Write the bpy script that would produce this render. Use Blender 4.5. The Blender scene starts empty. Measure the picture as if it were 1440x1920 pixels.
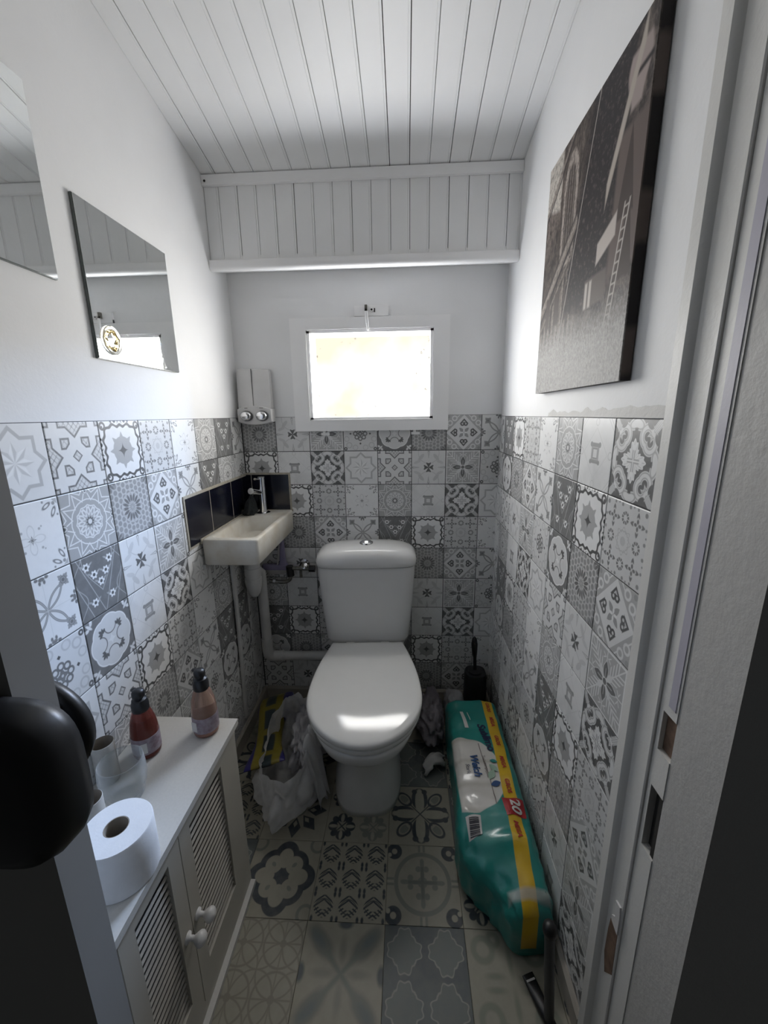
import bpy, bmesh, math, random
from mathutils import Vector, Matrix, Euler, noise
R = math.radians
random.seed(7)
SC = bpy.context.scene
COL = SC.collection

# ------------------------------------------------------------------ camera, world, light, exposure
CAM = Vector((0.680736, -1.685936, 1.335012))
YAW, PITCH, ROLL, FPX = -0.0546, 0.2354, -0.014, 762.52
fw = Vector((math.sin(YAW) * math.cos(PITCH), math.cos(YAW) * math.cos(PITCH), -math.sin(PITCH)))
rt = Vector((math.cos(YAW), -math.sin(YAW), 0))
up = rt.cross(fw)
rt2 = math.cos(ROLL) * rt + math.sin(ROLL) * up
up2 = -math.sin(ROLL) * rt + math.cos(ROLL) * up
cd = bpy.data.cameras.new('camera'); cam = bpy.data.objects.new('camera', cd); COL.objects.link(cam)
cd.sensor_fit = 'VERTICAL'; cd.sensor_height = 36.0; cd.lens = FPX / 1920 * 36.0
cd.clip_start = 0.02
cam.matrix_world = Matrix(((rt2.x, up2.x, -fw.x, CAM.x), (rt2.y, up2.y, -fw.y, CAM.y), (rt2.z, up2.z, -fw.z, CAM.z), (0, 0, 0, 1)))
SC.camera = cam
w = bpy.data.worlds.new('world'); SC.world = w; w.use_nodes = True
w.node_tree.nodes['Background'].inputs[0].default_value = (0.9, 0.95, 1.0, 1)
w.node_tree.nodes['Background'].inputs[1].default_value = 0.03
SC.view_settings.view_transform = 'Standard'
SC.view_settings.look = 'None'
SC.view_settings.gamma = 1.0
SC.view_settings.use_curve_mapping = False
SC.view_settings.exposure = 0.0
SC.cycles.max_bounces = 14; SC.cycles.diffuse_bounces = 8; SC.cycles.transparent_max_bounces = 16
def area(name, loc, to, sx, sy, energy, color, spread=180.0):
    ld = bpy.data.lights.new(name, 'AREA'); lo = bpy.data.objects.new(name, ld); COL.objects.link(lo)
    ld.shape = 'RECTANGLE'; ld.size = sx; ld.size_y = sy; ld.energy = energy; ld.color = color; ld.spread = R(spread)
    lo.location = loc; lo.rotation_euler = (Vector(to) - Vector(loc)).to_track_quat('-Z', 'Y').to_euler()
    return lo
# daylight at the window: the bright sunlit outdoors straight ahead, and blue sky seen obliquely past the right side of the opening
area('window_daylight', (0.5425, 0.035, 1.485), (0.5425, -1.0, 1.50), 0.470, 0.322, 10.8, (1.0, 0.985, 0.957), 170.0)
area('oblique_sky', (0.96, 1.10, 2.02), (0.0, -0.95, 1.00), 0.50, 0.45, 155.0, (0.42, 0.62, 1.0))

T = 0.14            # wall tile pitch
W = 1.062           # room width
TOP = 1.33          # top of the tiling
YB = -0.13          # face of the boarded bulkhead
YOUT = -1.266       # outer face of the doorway wall
CEIL0, CSL = 2.12, 0.2
def ceil_z(y): return CEIL0 + CSL * (YB - y)

# ------------------------------------------------------------------ node helper language
NT = None
class S:
    def __init__(s, sock): s.s = sock
    def __add__(a, b): return mth('ADD', a, b)
    def __radd__(a, b): return mth('ADD', b, a)
    def __sub__(a, b): return mth('SUBTRACT', a, b)
    def __rsub__(a, b): return mth('SUBTRACT', b, a)
    def __mul__(a, b): return mth('MULTIPLY', a, b)
    def __rmul__(a, b): return mth('MULTIPLY', b, a)
    def __truediv__(a, b): return mth('DIVIDE', a, b)
    def __neg__(a): return mth('MULTIPLY', a, -1.0)
def mth(op, a, b=None, c=None, clamp=False):
    n = NT.nodes.new('ShaderNodeMath'); n.operation = op; n.use_clamp = clamp
    for i, v in enumerate((a, b, c)):
        if v is None: continue
        if isinstance(v, S): NT.links.new(v.s, n.inputs[i])
        else: n.inputs[i].default_value = float(v)
    return S(n.outputs[0])
def ab(a): return mth('ABSOLUTE', a)
def mn(*a):
    r = a[0]
    for b in a[1:]: r = mth('MINIMUM', r, b)
    return r
def mx(*a):
    r = a[0]
    for b in a[1:]: r = mth('MAXIMUM', r, b)
    return r
def sq(a): return a * a
def sqrt(a): return mth('SQRT', a)
def ln(x, y): return sqrt(sq(x) + sq(y))
def sin(a): return mth('SINE', a)
def cos(a): return mth('COSINE', a)
def at2(y, x): return mth('ARCTAN2', y, x)
def mask(d, wd=0.012): return mth('MULTIPLY_ADD', d, -1.0 / wd, 0.5, clamp=True)
def ell(x, y, cx, cy, a, b, rot=0.0):
    X = x - cx; Y = y - cy
    if rot:
        c, s = math.cos(rot), math.sin(rot)
        X, Y = X * c + Y * s, Y * c - X * s
    return (ln(X / a, Y / b) - 1.0) * min(a, b)
def circ(x, y, cx, cy, r): return ln(x - cx, y - cy) - r
def ring(d, wd): return ab(d) - wd
def fold(x, y, n):
    r = ln(x, y); th = at2(y, x)
    k = 2 * math.pi / n
    f = mth('FLOORED_MODULO', th + k / 2, k) - k / 2
    return r * cos(f), r * sin(f), r, th
def rgb(c):
    if isinstance(c, (int, float)): return (c, c, c, 1)
    return (c[0], c[1], c[2], 1)
def mixc(a, b, f):
    n = NT.nodes.new('ShaderNodeMix'); n.data_type = 'RGBA'; n.clamp_factor = True
    if isinstance(f, S): NT.links.new(f.s, n.inputs[0])
    else: n.inputs[0].default_value = f
    for i, v in ((6, a), (7, b)):
        if isinstance(v, S): NT.links.new(v.s, n.inputs[i])
        else: n.inputs[i].default_value = rgb(v)
    return S(n.outputs[2])
def bright(c, k):
    n = NT.nodes.new('ShaderNodeVectorMath'); n.operation = 'MULTIPLY'; n.inputs[1].default_value = (k, k, k * 0.99); NT.links.new(c.s, n.inputs[0]); return S(n.outputs[0])
class Paint:
    def __init__(s, base): s.c = base
    def put(s, d, col, wd=0.012): s.c = mixc(s.c, col, mask(d, wd))
    def over(s, f, col): s.c = mixc(s.c, col, f)
def coords(scale=1.0, which='Object'):
    tc = NT.nodes.new('ShaderNodeTexCoord')
    sp = NT.nodes.new('ShaderNodeSeparateXYZ')
    NT.links.new(tc.outputs[which], sp.inputs[0])
    o = [S(sp.outputs[i]) for i in range(3)]
    if scale != 1.0: o = [v * scale for v in o]
    return o, tc.outputs[which]
def nz(vec, scale, detail=3.0, rough=0.55, dim='3D'):
    n = NT.nodes.new('ShaderNodeTexNoise'); n.inputs['Scale'].default_value = scale
    n.inputs['Detail'].default_value = detail; n.inputs['Roughness'].default_value = rough
    if vec is not None: NT.links.new(vec, n.inputs['Vector'])
    return S(n.outputs['Fac'])
def ramp(v, lo, hi):
    n = NT.nodes.new('ShaderNodeMapRange'); n.clamp = True
    NT.links.new(v.s, n.inputs[0]); n.inputs[1].default_value = lo; n.inputs[2].default_value = hi
    return S(n.outputs[0])
MATS = {}
def new_mat(name, rough=0.5, **kw):
    global NT
    m = bpy.data.materials.new(name); m.use_nodes = True; NT = m.node_tree
    b = NT.nodes['Principled BSDF']; b.inputs['Roughness'].default_value = rough
    for k, v in kw.items(): b.inputs[k.replace('_', ' ')].default_value = v
    MATS[name] = m
    return m, b
def setc(b, c):
    if isinstance(c, S): NT.links.new(c.s, b.inputs['Base Color'])
    else: b.inputs['Base Color'].default_value = rgb(c)
def bump(b, h, strength=0.3, dist=0.002):
    n = NT.nodes.new('ShaderNodeBump'); n.inputs['Strength'].default_value = strength; n.inputs['Distance'].default_value = dist
    NT.links.new(h.s, n.inputs['Height']); NT.links.new(n.outputs[0], b.inputs['Normal'])
def plain(name, c, rough=0.5, var=0.12, scale=25.0, bmp=0.0, bscale=60.0, bdist=0.001, c2=None, **kw):
    """one colour with a little mottling (grain and wear)"""
    m, b = new_mat(name, rough, **kw)
    (x, y, z), v = coords()
    n = nz(v, scale)
    c2 = c2 or tuple(k * (1 - 2.2 * var) for k in c)
    setc(b, mixc(c, c2, ramp(n, 0.35, 0.75)))
    if bmp: bump(b, nz(v, bscale, 4.0), bmp, bdist)
    return m

# ------------------------------------------------------------------ mesh helpers
def link(name, me, mats, parent=None, loc=None, rot=None):
    o = bpy.data.objects.new(name, me); COL.objects.link(o)
    if mats is not None and not me.materials:
        for mm in (mats if isinstance(mats, (list, tuple)) else [mats]): me.materials.append(mm)
    if loc is not None: o.location = loc
    if rot is not None: o.rotation_euler = rot
    if parent is not None:
        o.parent = parent
        if loc is None and parent.type == 'EMPTY' and not parent.get('local'):
            o.matrix_parent_inverse = Matrix.Translation(-Vector(parent.location))
    return o
def done(bm, name, mat, parent=None, smooth=False, bevel=0.0, seg=2, angle=40, loc=None, rot=None, sub=0):
    if bevel > 0:
        es = [e for e in bm.edges if len(e.link_faces) == 2 and e.calc_face_angle(0) > R(30)]
        bmesh.ops.bevel(bm, geom=es, offset=bevel, segments=seg, profile=0.6, affect='EDGES', clamp_overlap=True)
    bmesh.ops.recalc_face_normals(bm, faces=bm.faces[:])
    me = bpy.data.meshes.new(name); bm.to_mesh(me); bm.free()
    if smooth:
        for p in me.polygons: p.use_smooth = True
        if angle < 180: me.set_sharp_from_angle(angle=R(angle))
    o = link(name, me, mat, parent, loc, rot)
    if sub:
        md = o.modifiers.new('sub', 'SUBSURF'); md.levels = sub; md.render_levels = sub
    return o
def BM(): return bmesh.new()
def box(bm, x0, x1, y0, y1, z0, z1, mtx=None):
    vs = [bm.verts.new(p) for p in ((x0, y0, z0), (x1, y0, z0), (x1, y1, z0), (x0, y1, z0), (x0, y0, z1), (x1, y0, z1), (x1, y1, z1), (x0, y1, z1))]
    if mtx is not None:
        for v in vs: v.co = mtx @ v.co
    for f in ((0, 3, 2, 1), (4, 5, 6, 7), (0, 1, 5, 4), (1, 2, 6, 5), (2, 3, 7, 6), (3, 0, 4, 7)): bm.faces.new([vs[i] for i in f])
    return bm
def loft(bm, rings, cap0=True, cap1=True, closed=True):
    rs = [[bm.verts.new(p) for p in r] for r in rings]
    n = len(rs[0])
    for a, b in zip(rs, rs[1:]):
        for i in range(n if closed else n - 1):
            j = (i + 1) % n
            try: bm.faces.new((a[i], a[j], b[j], b[i]))
            except ValueError: pass
    if cap0: bm.faces.new(list(reversed(rs[0])))
    if cap1: bm.faces.new(rs[-1])
    return rs
def frame_of(d):
    d = d.normalized()
    a = Vector((0, 0, 1)) if abs(d.z) < 0.9 else Vector((1, 0, 0))
    u = d.cross(a).normalized(); v = d.cross(u).normalized()
    return u, v
def cyl(bm, p0, p1, r0, r1=None, n=20, caps=True):
    p0, p1 = Vector(p0), Vector(p1); r1 = r0 if r1 is None else r1
    u, v = frame_of(p1 - p0)
    loft(bm, [[p + r * (math.cos(2 * math.pi * i / n) * u + math.sin(2 * math.pi * i / n) * v) for i in range(n)] for p, r in ((p0, r0), (p1, r1))], caps, caps)
    return bm
def tube(bm, pts, r, n=12, caps=True):
    pts = [Vector(p) for p in pts]; rs = r if isinstance(r, (list, tuple)) else [r] * len(pts)
    rings = []; u = None
    for i, p in enumerate(pts):
        d = (pts[min(i + 1, len(pts) - 1)] - pts[max(i - 1, 0)]).normalized()
        if u is None: u, v = frame_of(d)
        u = (u - d * u.dot(d)).normalized(); v = d.cross(u)
        rings.append([p + rs[i] * (math.cos(2 * math.pi * k / n) * u + math.sin(2 * math.pi * k / n) * v) for k in range(n)])
    loft(bm, rings, caps, caps)
    return bm
def lathe(bm, prof, c, n=28, axis=None, cap0=True, cap1=True):
    """prof = [(radius, height)] round axis through c"""
    c = Vector(c); ax = Vector(axis or (0, 0, 1)).normalized(); u, v = frame_of(ax)
    loft(bm, [[c + ax * h + max(r, 1e-5) * (math.cos(2 * math.pi * i / n) * u + math.sin(2 * math.pi * i / n) * v) for i in range(n)] for r, h in prof], cap0, cap1)
    return bm
def sel(cx, cy, hx, hy, z, p=4.0, n=40):
    """superellipse ring"""
    out = []
    for i in range(n):
        a = 2 * math.pi * i / n; c, s = math.cos(a), math.sin(a)
        out.append(Vector((cx + hx * math.copysign(abs(c) ** (2 / p), c), cy + hy * math.copysign(abs(s) ** (2 / p), s), z)))
    return out
def prism(bm, poly, axis, a0, a1):
    """poly of 2D points extruded along axis 0/1/2"""
    def P(q, a):
        return {0: (a, q[0], q[1]), 1: (q[0], a, q[1]), 2: (q[0], q[1], a)}[axis]
    loft(bm, [[Vector(P(q, a0)) for q in poly], [Vector(P(q, a1)) for q in poly]])
    return bm
def smoothpath(pts, k=8):
    pts = [Vector(p) for p in pts]; out = []
    for i in range(len(pts) - 1):
        p0, p1, p2, p3 = pts[max(i - 1, 0)], pts[i], pts[i + 1], pts[min(i + 2, len(pts) - 1)]
        for j in range(k):
            t = j / k
            out.append(0.5 * ((2 * p1) + (-p0 + p2) * t + (2 * p0 - 5 * p1 + 4 * p2 - p3) * t * t + (-p0 + 3 * p1 - 3 * p2 + p3) * t ** 3))
    out.append(pts[-1]); return out
def tag(o, label, cat, group=None):
    o['label'] = label; o['category'] = cat
    if group: o['group'] = group
    return o
def thing(name, label, cat, loc, group=None):
    o = bpy.data.objects.new(name, None); COL.objects.link(o); o.location = loc; o.empty_display_size = 0.05
    return tag(o, label, cat, group)
def struct(o, label=None):
    o['kind'] = 'structure'
    if label: o['label'] = label
    return o
def sempty(name, label, loc=(0, 0, 0)):
    o = bpy.data.objects.new(name, None); COL.objects.link(o); o.location = loc
    return struct(o, label)

# ------------------------------------------------------------------ general materials
M = {}
def paint_mat(name, c, rough=0.65, rel=0.25, sc=90.0):
    m, b = new_mat(name, rough)
    (x, y, z), v = coords()
    n = nz(v, 3.0, 5.0)
    setc(b, mixc(c, tuple(k * 0.95 for k in c), ramp(n, 0.4, 0.7)))
    bump(b, nz(v, sc, 5.0, 0.6), rel, 0.0012)
    return m
M['plaster'] = paint_mat('white_wall_paint', (0.83, 0.83, 0.828))
M['rough_plaster'] = paint_mat('rough_reveal_paint', (0.50, 0.49, 0.47), 0.6, 0.9, 60.0)
M['board'] = paint_mat('white_board_paint', (0.85, 0.85, 0.845), 0.5, 0.08, 40.0)
M['trim'] = paint_mat('white_trim_paint', (0.70, 0.69, 0.66), 0.5, 0.3, 120.0)
M['frame'] = paint_mat('white_frame_paint', (0.90, 0.895, 0.89), 0.42, 0.08, 50.0)
M['grout'] = plain('dark_grout', (0.075, 0.075, 0.075), 0.9)
M['gap'] = plain('gap_shadow_timber', (0.03, 0.028, 0.025), 0.9)
M['porcelain'] = plain('white_porcelain', (0.72, 0.715, 0.70), 0.16, 0.01)
M['lid_plastic'] = plain('white_seat_plastic', (0.70, 0.695, 0.67), 0.10, 0.01)
M['basin'] = plain('limescaled_basin', (0.70, 0.68, 0.62), 0.35, 0.06, 14.0, c2=(0.56, 0.50, 0.40))
M['chrome'] = plain('chrome', (0.75, 0.75, 0.76), 0.12, 0.02, Metallic=1.0)
M['dull_metal'] = plain('tarnished_metal', (0.28, 0.27, 0.24), 0.4, 0.2, 60.0, Metallic=0.9)
M['pvc'] = plain('white_pvc', (0.62, 0.615, 0.60), 0.4, 0.06, 12.0)
M['white_plastic'] = plain('white_plastic', (0.66, 0.65, 0.64), 0.35, 0.02)
M['black'] = plain('black_plastic', (0.012, 0.012, 0.013), 0.42, 0.1)
M['black_gloss'] = plain('black_gloss', (0.010, 0.010, 0.011), 0.2, 0.05)
M['navy'] = plain('navy_glaze', (0.006, 0.007, 0.016), 0.16, 0.1)
M['sealant'] = plain('yellowed_sealant', (0.46, 0.42, 0.34), 0.7, 0.15, 60.0)
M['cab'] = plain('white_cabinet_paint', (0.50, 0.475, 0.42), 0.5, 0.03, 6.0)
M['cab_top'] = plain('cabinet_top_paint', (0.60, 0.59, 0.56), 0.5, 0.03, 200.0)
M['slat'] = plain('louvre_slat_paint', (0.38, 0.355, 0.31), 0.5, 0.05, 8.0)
M['inside'] = plain('cabinet_dark_inside', (0.02, 0.018, 0.015), 0.9)
M['skirt'] = plain('baseboard_paint', (0.42, 0.39, 0.34), 0.55, 0.08, 9.0)
M['paper'] = plain('toilet_tissue', (0.80, 0.81, 0.83), 0.95, 0.02, 60.0, 0.25, 300.0, 0.0008)
M['card'] = plain('cardboard_core', (0.33, 0.29, 0.24), 0.9, 0.1, 40.0)
M['purple'] = plain('lilac_plastic', (0.26, 0.235, 0.36), 0.4, 0.08)
M['rubber'] = plain('grey_rubber', (0.45, 0.43, 0.42), 0.7, 0.1)
M['cloth'] = plain('dark_cloth', (0.025, 0.03, 0.032), 0.95, 0.2, 80.0, 0.6, 120.0, 0.002)
M['rod'] = plain('dark_grey_rod', (0.06, 0.062, 0.065), 0.45, 0.1)
M['wood'] = plain('bare_wood', (0.20, 0.125, 0.085), 0.8, 0.25, 60.0)
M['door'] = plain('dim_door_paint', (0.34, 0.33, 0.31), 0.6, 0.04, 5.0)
M['tissue_cloth'] = plain('pale_cloth', (0.55, 0.54, 0.53), 0.9, 0.05, 30.0, 0.4, 60.0, 0.003)
M['marks'] = plain('grey_print', (0.10, 0.10, 0.10), 0.6)

# ------------------------------------------------------------------ wall tile designs (flat print on the tiles)
TILE = {}
PALE, LIGHT, MID, DEEP, DARK = 0.56, 0.50, 0.33, 0.17, 0.075
def tile_design(key, fn):
    m, b = new_mat('tile_print_' + key, 0.38)
    (x, y, z), v = coords(1.0 / T)
    p = Paint(None)
    fn(p, x, y, v)
    n = nz(v, 55.0, 4.0)
    c = mixc(p.c, 0.40, ramp(n, 0.45, 0.9) * 0.16)
    c = mixc(c, (0.66, 0.66, 0.655), 0.03)
    c = bright(c, 1.32)
    setc(b, c)
    b.inputs['Specular IOR Level'].default_value = 0.35
    TILE[key] = m
def d_star(p, x, y, v):
    ax, ay = ab(x), ab(y)
    p.c = mixc(PALE, 0.62, 0.3)
    st = mn(mx(ax, ay) - 0.31, (ax + ay) * 0.7071 - 0.31)
    p.put(st, 0.60); p.put(ring(st, 0.024), 0.37)
    X, Y, r, th = fold(x, y, 8)
    kite = mx(ab(X - 0.14) * 0.36 + ab(Y) - 0.05, -X)
    p.put(kite, 0.46); p.put(mx(kite, -Y), 0.66)
def d_lattice(p, x, y, v):
    ax, ay = ab(x), ab(y); u, w_ = mx(ax, ay), mn(ax, ay)
    p.c = mixc(PALE, 0.58, 0.5)
    pent = mx(ab(ax - 0.19) - 0.075, ab(ay - 0.19) - 0.075, (0.30 - (ax + ay)) * 0.8)
    edge = mn(mx(0.415 - u, w_ - 0.27), mx((0.27 + w_ - u) * 0.7, w_ - 0.17))
    cor = mx(0.425 - ax, 0.425 - ay)
    d = mn(ax + ay - 0.085, pent, edge, cor)
    p.put(d, 0.50); p.put(ring(d + 0.006, 0.014), 0.11)
    p.put(mx(ring(sin(x * 70.0) * 0.3 + sin(y * 63.0) * 0.3, 0.12), d + 0.035), 0.24, 0.1)
def d_scrollframe(p, x, y, v):
    ax, ay = ab(x), ab(y); u, w_ = mx(ax, ay), mn(ax, ay)
    X, Y, r, th = fold(x, y, 8)
    p.c = mixc(0.62, 0.62, 0.0)
    p.put(mx(ab(X) * 0.45 + ab(Y) * 1.0 - 0.145, X - 0.31), 0.31)
    p.put(r - 0.235, 0.31)
    p.put(sqrt(ax) + sqrt(ay) - 0.385, 0.07, 0.03); p.put(ax + ay - 0.075, 0.07)
    e = r - 0.455 - 0.045 * cos(th * 4.0 + math.pi) - 0.018 * cos(th * 16.0)
    p.put(ring(e, 0.025), 0.05)
    p.put(ring(circ(ax, ay, 0.415, 0.415, 0.052), 0.019), 0.06)
    p.put(circ(ax, ay, 0.43, 0.40, 0.022), 0.06)
    p.put(mx(ell(u, w_, 0.49, 0.13, 0.05, 0.1), -ring(circ(u, w_, 0.49, 0.12, 0.05), 0.02)), 0.08)
def d_rings(p, x, y, v):
    ax, ay = ab(x), ab(y); u, w_ = mx(ax, ay), mn(ax, ay)
    p.c = mixc(0.48, 0.48, 0.0)
    X, Y, r, th = fold(x, y, 8)
    p.put(ring(r - 0.15 - 0.03 * cos(th * 8.0), 0.006), 0.34); p.put(ring(circ(X, ab(Y), 0.085, 0.035, 0.05), 0.006), 0.36); p.put(r - 0.06, 0.40)
    rr = ring(circ(u, w_, 0.30, 0.0, 0.062), 0.021)
    sp = cos(at2(w_, u - 0.30) * 9.0) * 0.03 + 0.02
    p.put(mx(rr, -sp), 0.14)
    X2, Y2, r2, th2 = fold(ax - 0.275, ay - 0.275, 4)
    p.put(mn(ell(X2, Y2, 0.045, 0, 0.03, 0.022), ell(ab(X2 * 0.7071) + ab(Y2 * 0.7071), Y2, 0.09, 0, 0.02, 0.03)), 0.13)
    p.put(mn(circ(u, w_, 0.455, 0.09, 0.024), circ(u, w_, 0.46, 0.26, 0.02), circ(ax, ay, 0.43, 0.43, 0.03), circ(u, w_, 0.47, 0.17, 0.014)), 0.2)
def d_sparse(p, x, y, v):
    ax, ay = ab(x), ab(y); u, w_ = mx(ax, ay), mn(ax, ay)
    p.c = mixc(0.64, 0.60, nz(v, 4.0))
    p.put(sqrt(ax) + sqrt(ay) - 0.29, 0.15, 0.03)
    X, Y, r, th = fold(x, y, 4)
    p.put(ring(ell(X, Y, 0.11, 0, 0.085, 0.05), 0.004), 0.47)
    p.put(circ(ax, ay, 0.13, 0.13, 0.018), 0.33); p.put(circ(ax, ay, 0.165, 0.155, 0.013), 0.36)
    p.put(ring(ell(u, w_, 0.395, 0.30, 0.024, 0.062, -0.5), 0.007), 0.13)
    p.put(mn(circ(u, w_, 0.455, 0.25, 0.016), circ(ax, ay, 0.415, 0.415, 0.026)), 0.24)
    p.put(mx(0.87 - ax - ay, u - 0.475), 0.36)
def d_starweb(p, x, y, v):
    ax, ay = ab(x), ab(y); u, w_ = mx(ax, ay), mn(ax, ay)
    p.c = mixc(0.33, 0.28, nz(v, 5.0))
    X, Y, r, th = fold(x, y, 12); Y = ab(Y)
    lw = 0.0085
    L = lambda a, c: ring(X * math.cos(a) + Y * math.sin(a) - c, lw)
    g = mn(mx(L(1.35, 0.07), r - 0.24), mx(L(0.45, 0.235), r - 0.33), mx(L(1.15, 0.21), 0.20 - r), mx(L(0.15, 0.345), 0.0 - r))
    g = mn(g, mx(ring(ell(X, Y, 0.165, 0.0, 0.055, 0.022), 0.006), r - 0.25), mx(L(0.9, 0.36), 0.3 - r))
    p.put(g, 0.60)
    p.put(r - 0.068 - 0.012 * cos(th * 10.0), 0.09); p.put(r - 0.04, 0.55)
    p.put(ell(u, w_, 0.505, 0, 0.075, 0.055), 0.09); p.put(ring(ell(u, w_, 0.5, 0, 0.055, 0.035), 0.008), 0.55)
def d_flowers(p, x, y, v):
    ax = ab(x)
    p.c = mixc(0.105, 0.14, nz(v, 6.0))
    for k, (a, b, c) in enumerate(((0.10, 2.6, 0.0), (0.36, 1.3, 0.4))):
        p.put(ring(ax - a - 0.22 * sin(y * b * 1.4 + c), 0.006), 0.36)
    p.put(ring(ab(ax - (y + 0.5) * 0.42), 0.006), 0.36)
    p.put(mx(ring(ax - 0.42 - 0.1 * sin(y * 9.0), 0.008)), 0.30)
    for cx, cy in ((0.24, 0.33), (-0.25, 0.33), (0.13, 0.16), (-0.12, 0.17), (0.0, 0.02), (0.19, -0.27), (-0.19, -0.27)):
        X, Y, r, th = fold(x - cx, y - cy, 6)
        p.put(mx(ell(ab(x - cx), y - cy, 0.085, 0.03, 0.045, 0.015, 0.5), -r + 0.03), 0.30)
        p.put(r - 0.062 - 0.012 * cos(th * 6.0), 0.58); p.put(r - 0.027, 0.06)
def d_ribbon(p, x, y, v):
    ax, ay = ab(x), ab(y); u, w_ = mx(ax, ay), mn(ax, ay)
    p.c = mixc(0.58, 0.55, nz(v, 5.0))
    s, t = (ax + ay) * 0.7071, ab(ax - ay) * 0.7071
    p.put(mx(ring(t - 0.055 * sin(s * 7.6), 0.017), s - 0.42), 0.17)
    p.put(mx(ring(t - 0.055 * sin(s * 7.6), 0.004), s - 0.42), 0.40)
    X, Y, r, th = fold((ax + ay) * 0.7071 - 0.46, (ax - ay) * 0.7071, 4)
    p.put(r - 0.085 - 0.02 * cos(th * 4.0) - 0.008 * cos(th * 12.0), 0.24); p.put(r - 0.025, 0.12); p.put(ring(r - 0.05, 0.006), 0.14)
    p.put(mn(ell(u, w_, 0.455, 0.0, 0.03, 0.05), ell(u, w_, 0.41, 0.035, 0.03, 0.02), ell(u, w_, 0.47, 0.08, 0.024, 0.03)), 0.13)
    p.put(mx(ring(w_, 0.003), u - 0.44), 0.46)
def d_daisy(p, x, y, v):
    ax, ay = ab(x), ab(y)
    p.c = mixc(0.40, 0.36, nz(v, 5.0))
    q = 0.105
    gx = mth('FLOORED_MODULO', ax, q) - q / 2
    row = mth('FLOOR', ax / q)
    gy = mth('FLOORED_MODULO', ay + mth('FLOORED_MODULO', row, 2.0) * (q / 2), q) - q / 2
    r0 = ln(x, y)
    p.put(mx(ring(ln(gx, gy) - 0.022, 0.022), 0.27 - r0), 0.22)
    X, Y, r, th = fold(x, y, 16)
    p.put(ell(X, Y, 0.175, 0, 0.075, 0.027), 0.115)
    X, Y, r, th = fold(x, y, 12); p.put(ell(X, Y, 0.055, 0, 0.035, 0.009), 0.2); p.put(ring(circ(X, Y, 0.235, 0.0, 0.01), 0.01), 0.3)
    X, Y, r, th = fold(ax - 0.54, ay - 0.54, 16)
    p.put(ell(X, Y, 0.15, 0, 0.07, 0.024), 0.13)
def d_hearts(p, x, y, v):
    ax, ay = ab(x), ab(y); u, w_ = mx(ax, ay), mn(ax, ay)
    p.c = mixc(0.34, 0.30, nz(v, 5.0))
    p.put(ax + ay - 0.50, 0.54)
    h = mn(circ(u, w_, 0.245, 0.048, 0.06), mx((u - 0.395) * 0.66 + w_ * 0.75, 0.25 - u))
    p.put(h + 0.0, 0.07); p.put(h + 0.036, 0.47); p.put(ell(u, w_, 0.25, 0.0, 0.05, 0.014), 0.07)
    sqd = mx(ax, ay) - 0.105
    p.put(sqd + 0.03 * cos(at2(y, x) * 4.0), 0.25); X, Y, r, th = fold(x, y, 4); p.put(ell(X, Y, 0.055, 0, 0.05, 0.022), 0.6)
    p.put(mx(ring(circ(u, w_, 0.40, 0.27, 0.062), 0.018), 0.0 - u), 0.54); p.put(mx(ring(ax + ay - 0.62, 0.016), w_ - 0.2), 0.54)
    p.put(circ(ax, ay, 0.44, 0.44, 0.04), 0.24)
def d_cross(p, x, y, v):
    ax, ay = ab(x), ab(y); u, w_ = mx(ax, ay), mn(ax, ay)
    p.c = mixc(0.50, 0.58, nz(v, 5.0))
    p.put(mx(ring(circ(ax, ay, 0.0, 0.42, 0.3), 0.008)), 0.40); p.put(ell(ax, ay, 0.22, 0.3, 0.05, 0.12, 0.7), 0.43); p.put(ell(ax, ay, 0.33, 0.16, 0.04, 0.11, 1.2), 0.45)
    p.put(mx(w_ - (0.5 - u) * 0.0 - (u - 0.26) * 0.16, 0.27 - u, u - 0.47), 0.26); p.put(mx(w_ - (u - 0.30) * 0.10, 0.31 - u), 0.52)
    p.put(mx(w_ * 1.1 - u * 0.62 - 0.004, u - 0.125), 0.085); p.put(circ(u, w_, 0.125, 0.05, 0.018), 0.085)
    p.put(circ(u, w_, 0.47, 0.0, 0.012), 0.10)
def d_medal(p, x, y, v):
    ax, ay = ab(x), ab(y); u, w_ = mx(ax, ay), mn(ax, ay)
    n = nz(v, 9.0, 5.0)
    p.c = mixc(0.60, 0.47, ramp(n, 0.5, 0.75))
    d = mn(mx(ring(mx(ax, ay) - 0.085, 0.028)), circ(ax, ay, 0.125, 0.125, 0.036), mx(ab(ay - 0.125) - 0.022, ax - 0.13))
    p.put(d + n * 0.03 - 0.015, 0.235); p.put(mx(ring(mx(ax, ay) - 0.085, 0.007)), 0.40)
    p.put(mx(ax, ay) - 0.052, 0.54)
    p.put(ring(circ(u, w_, 0.44, 0.0, 0.05), 0.006), 0.45); p.put(ring(ax + ay - 0.36, 0.006), 0.49)
    p.put(mx(ring(mth('FLOORED_MODULO', ax + ay, 0.07) - 0.035, 0.008), 0.80 - ax - ay), 0.44)
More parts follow.
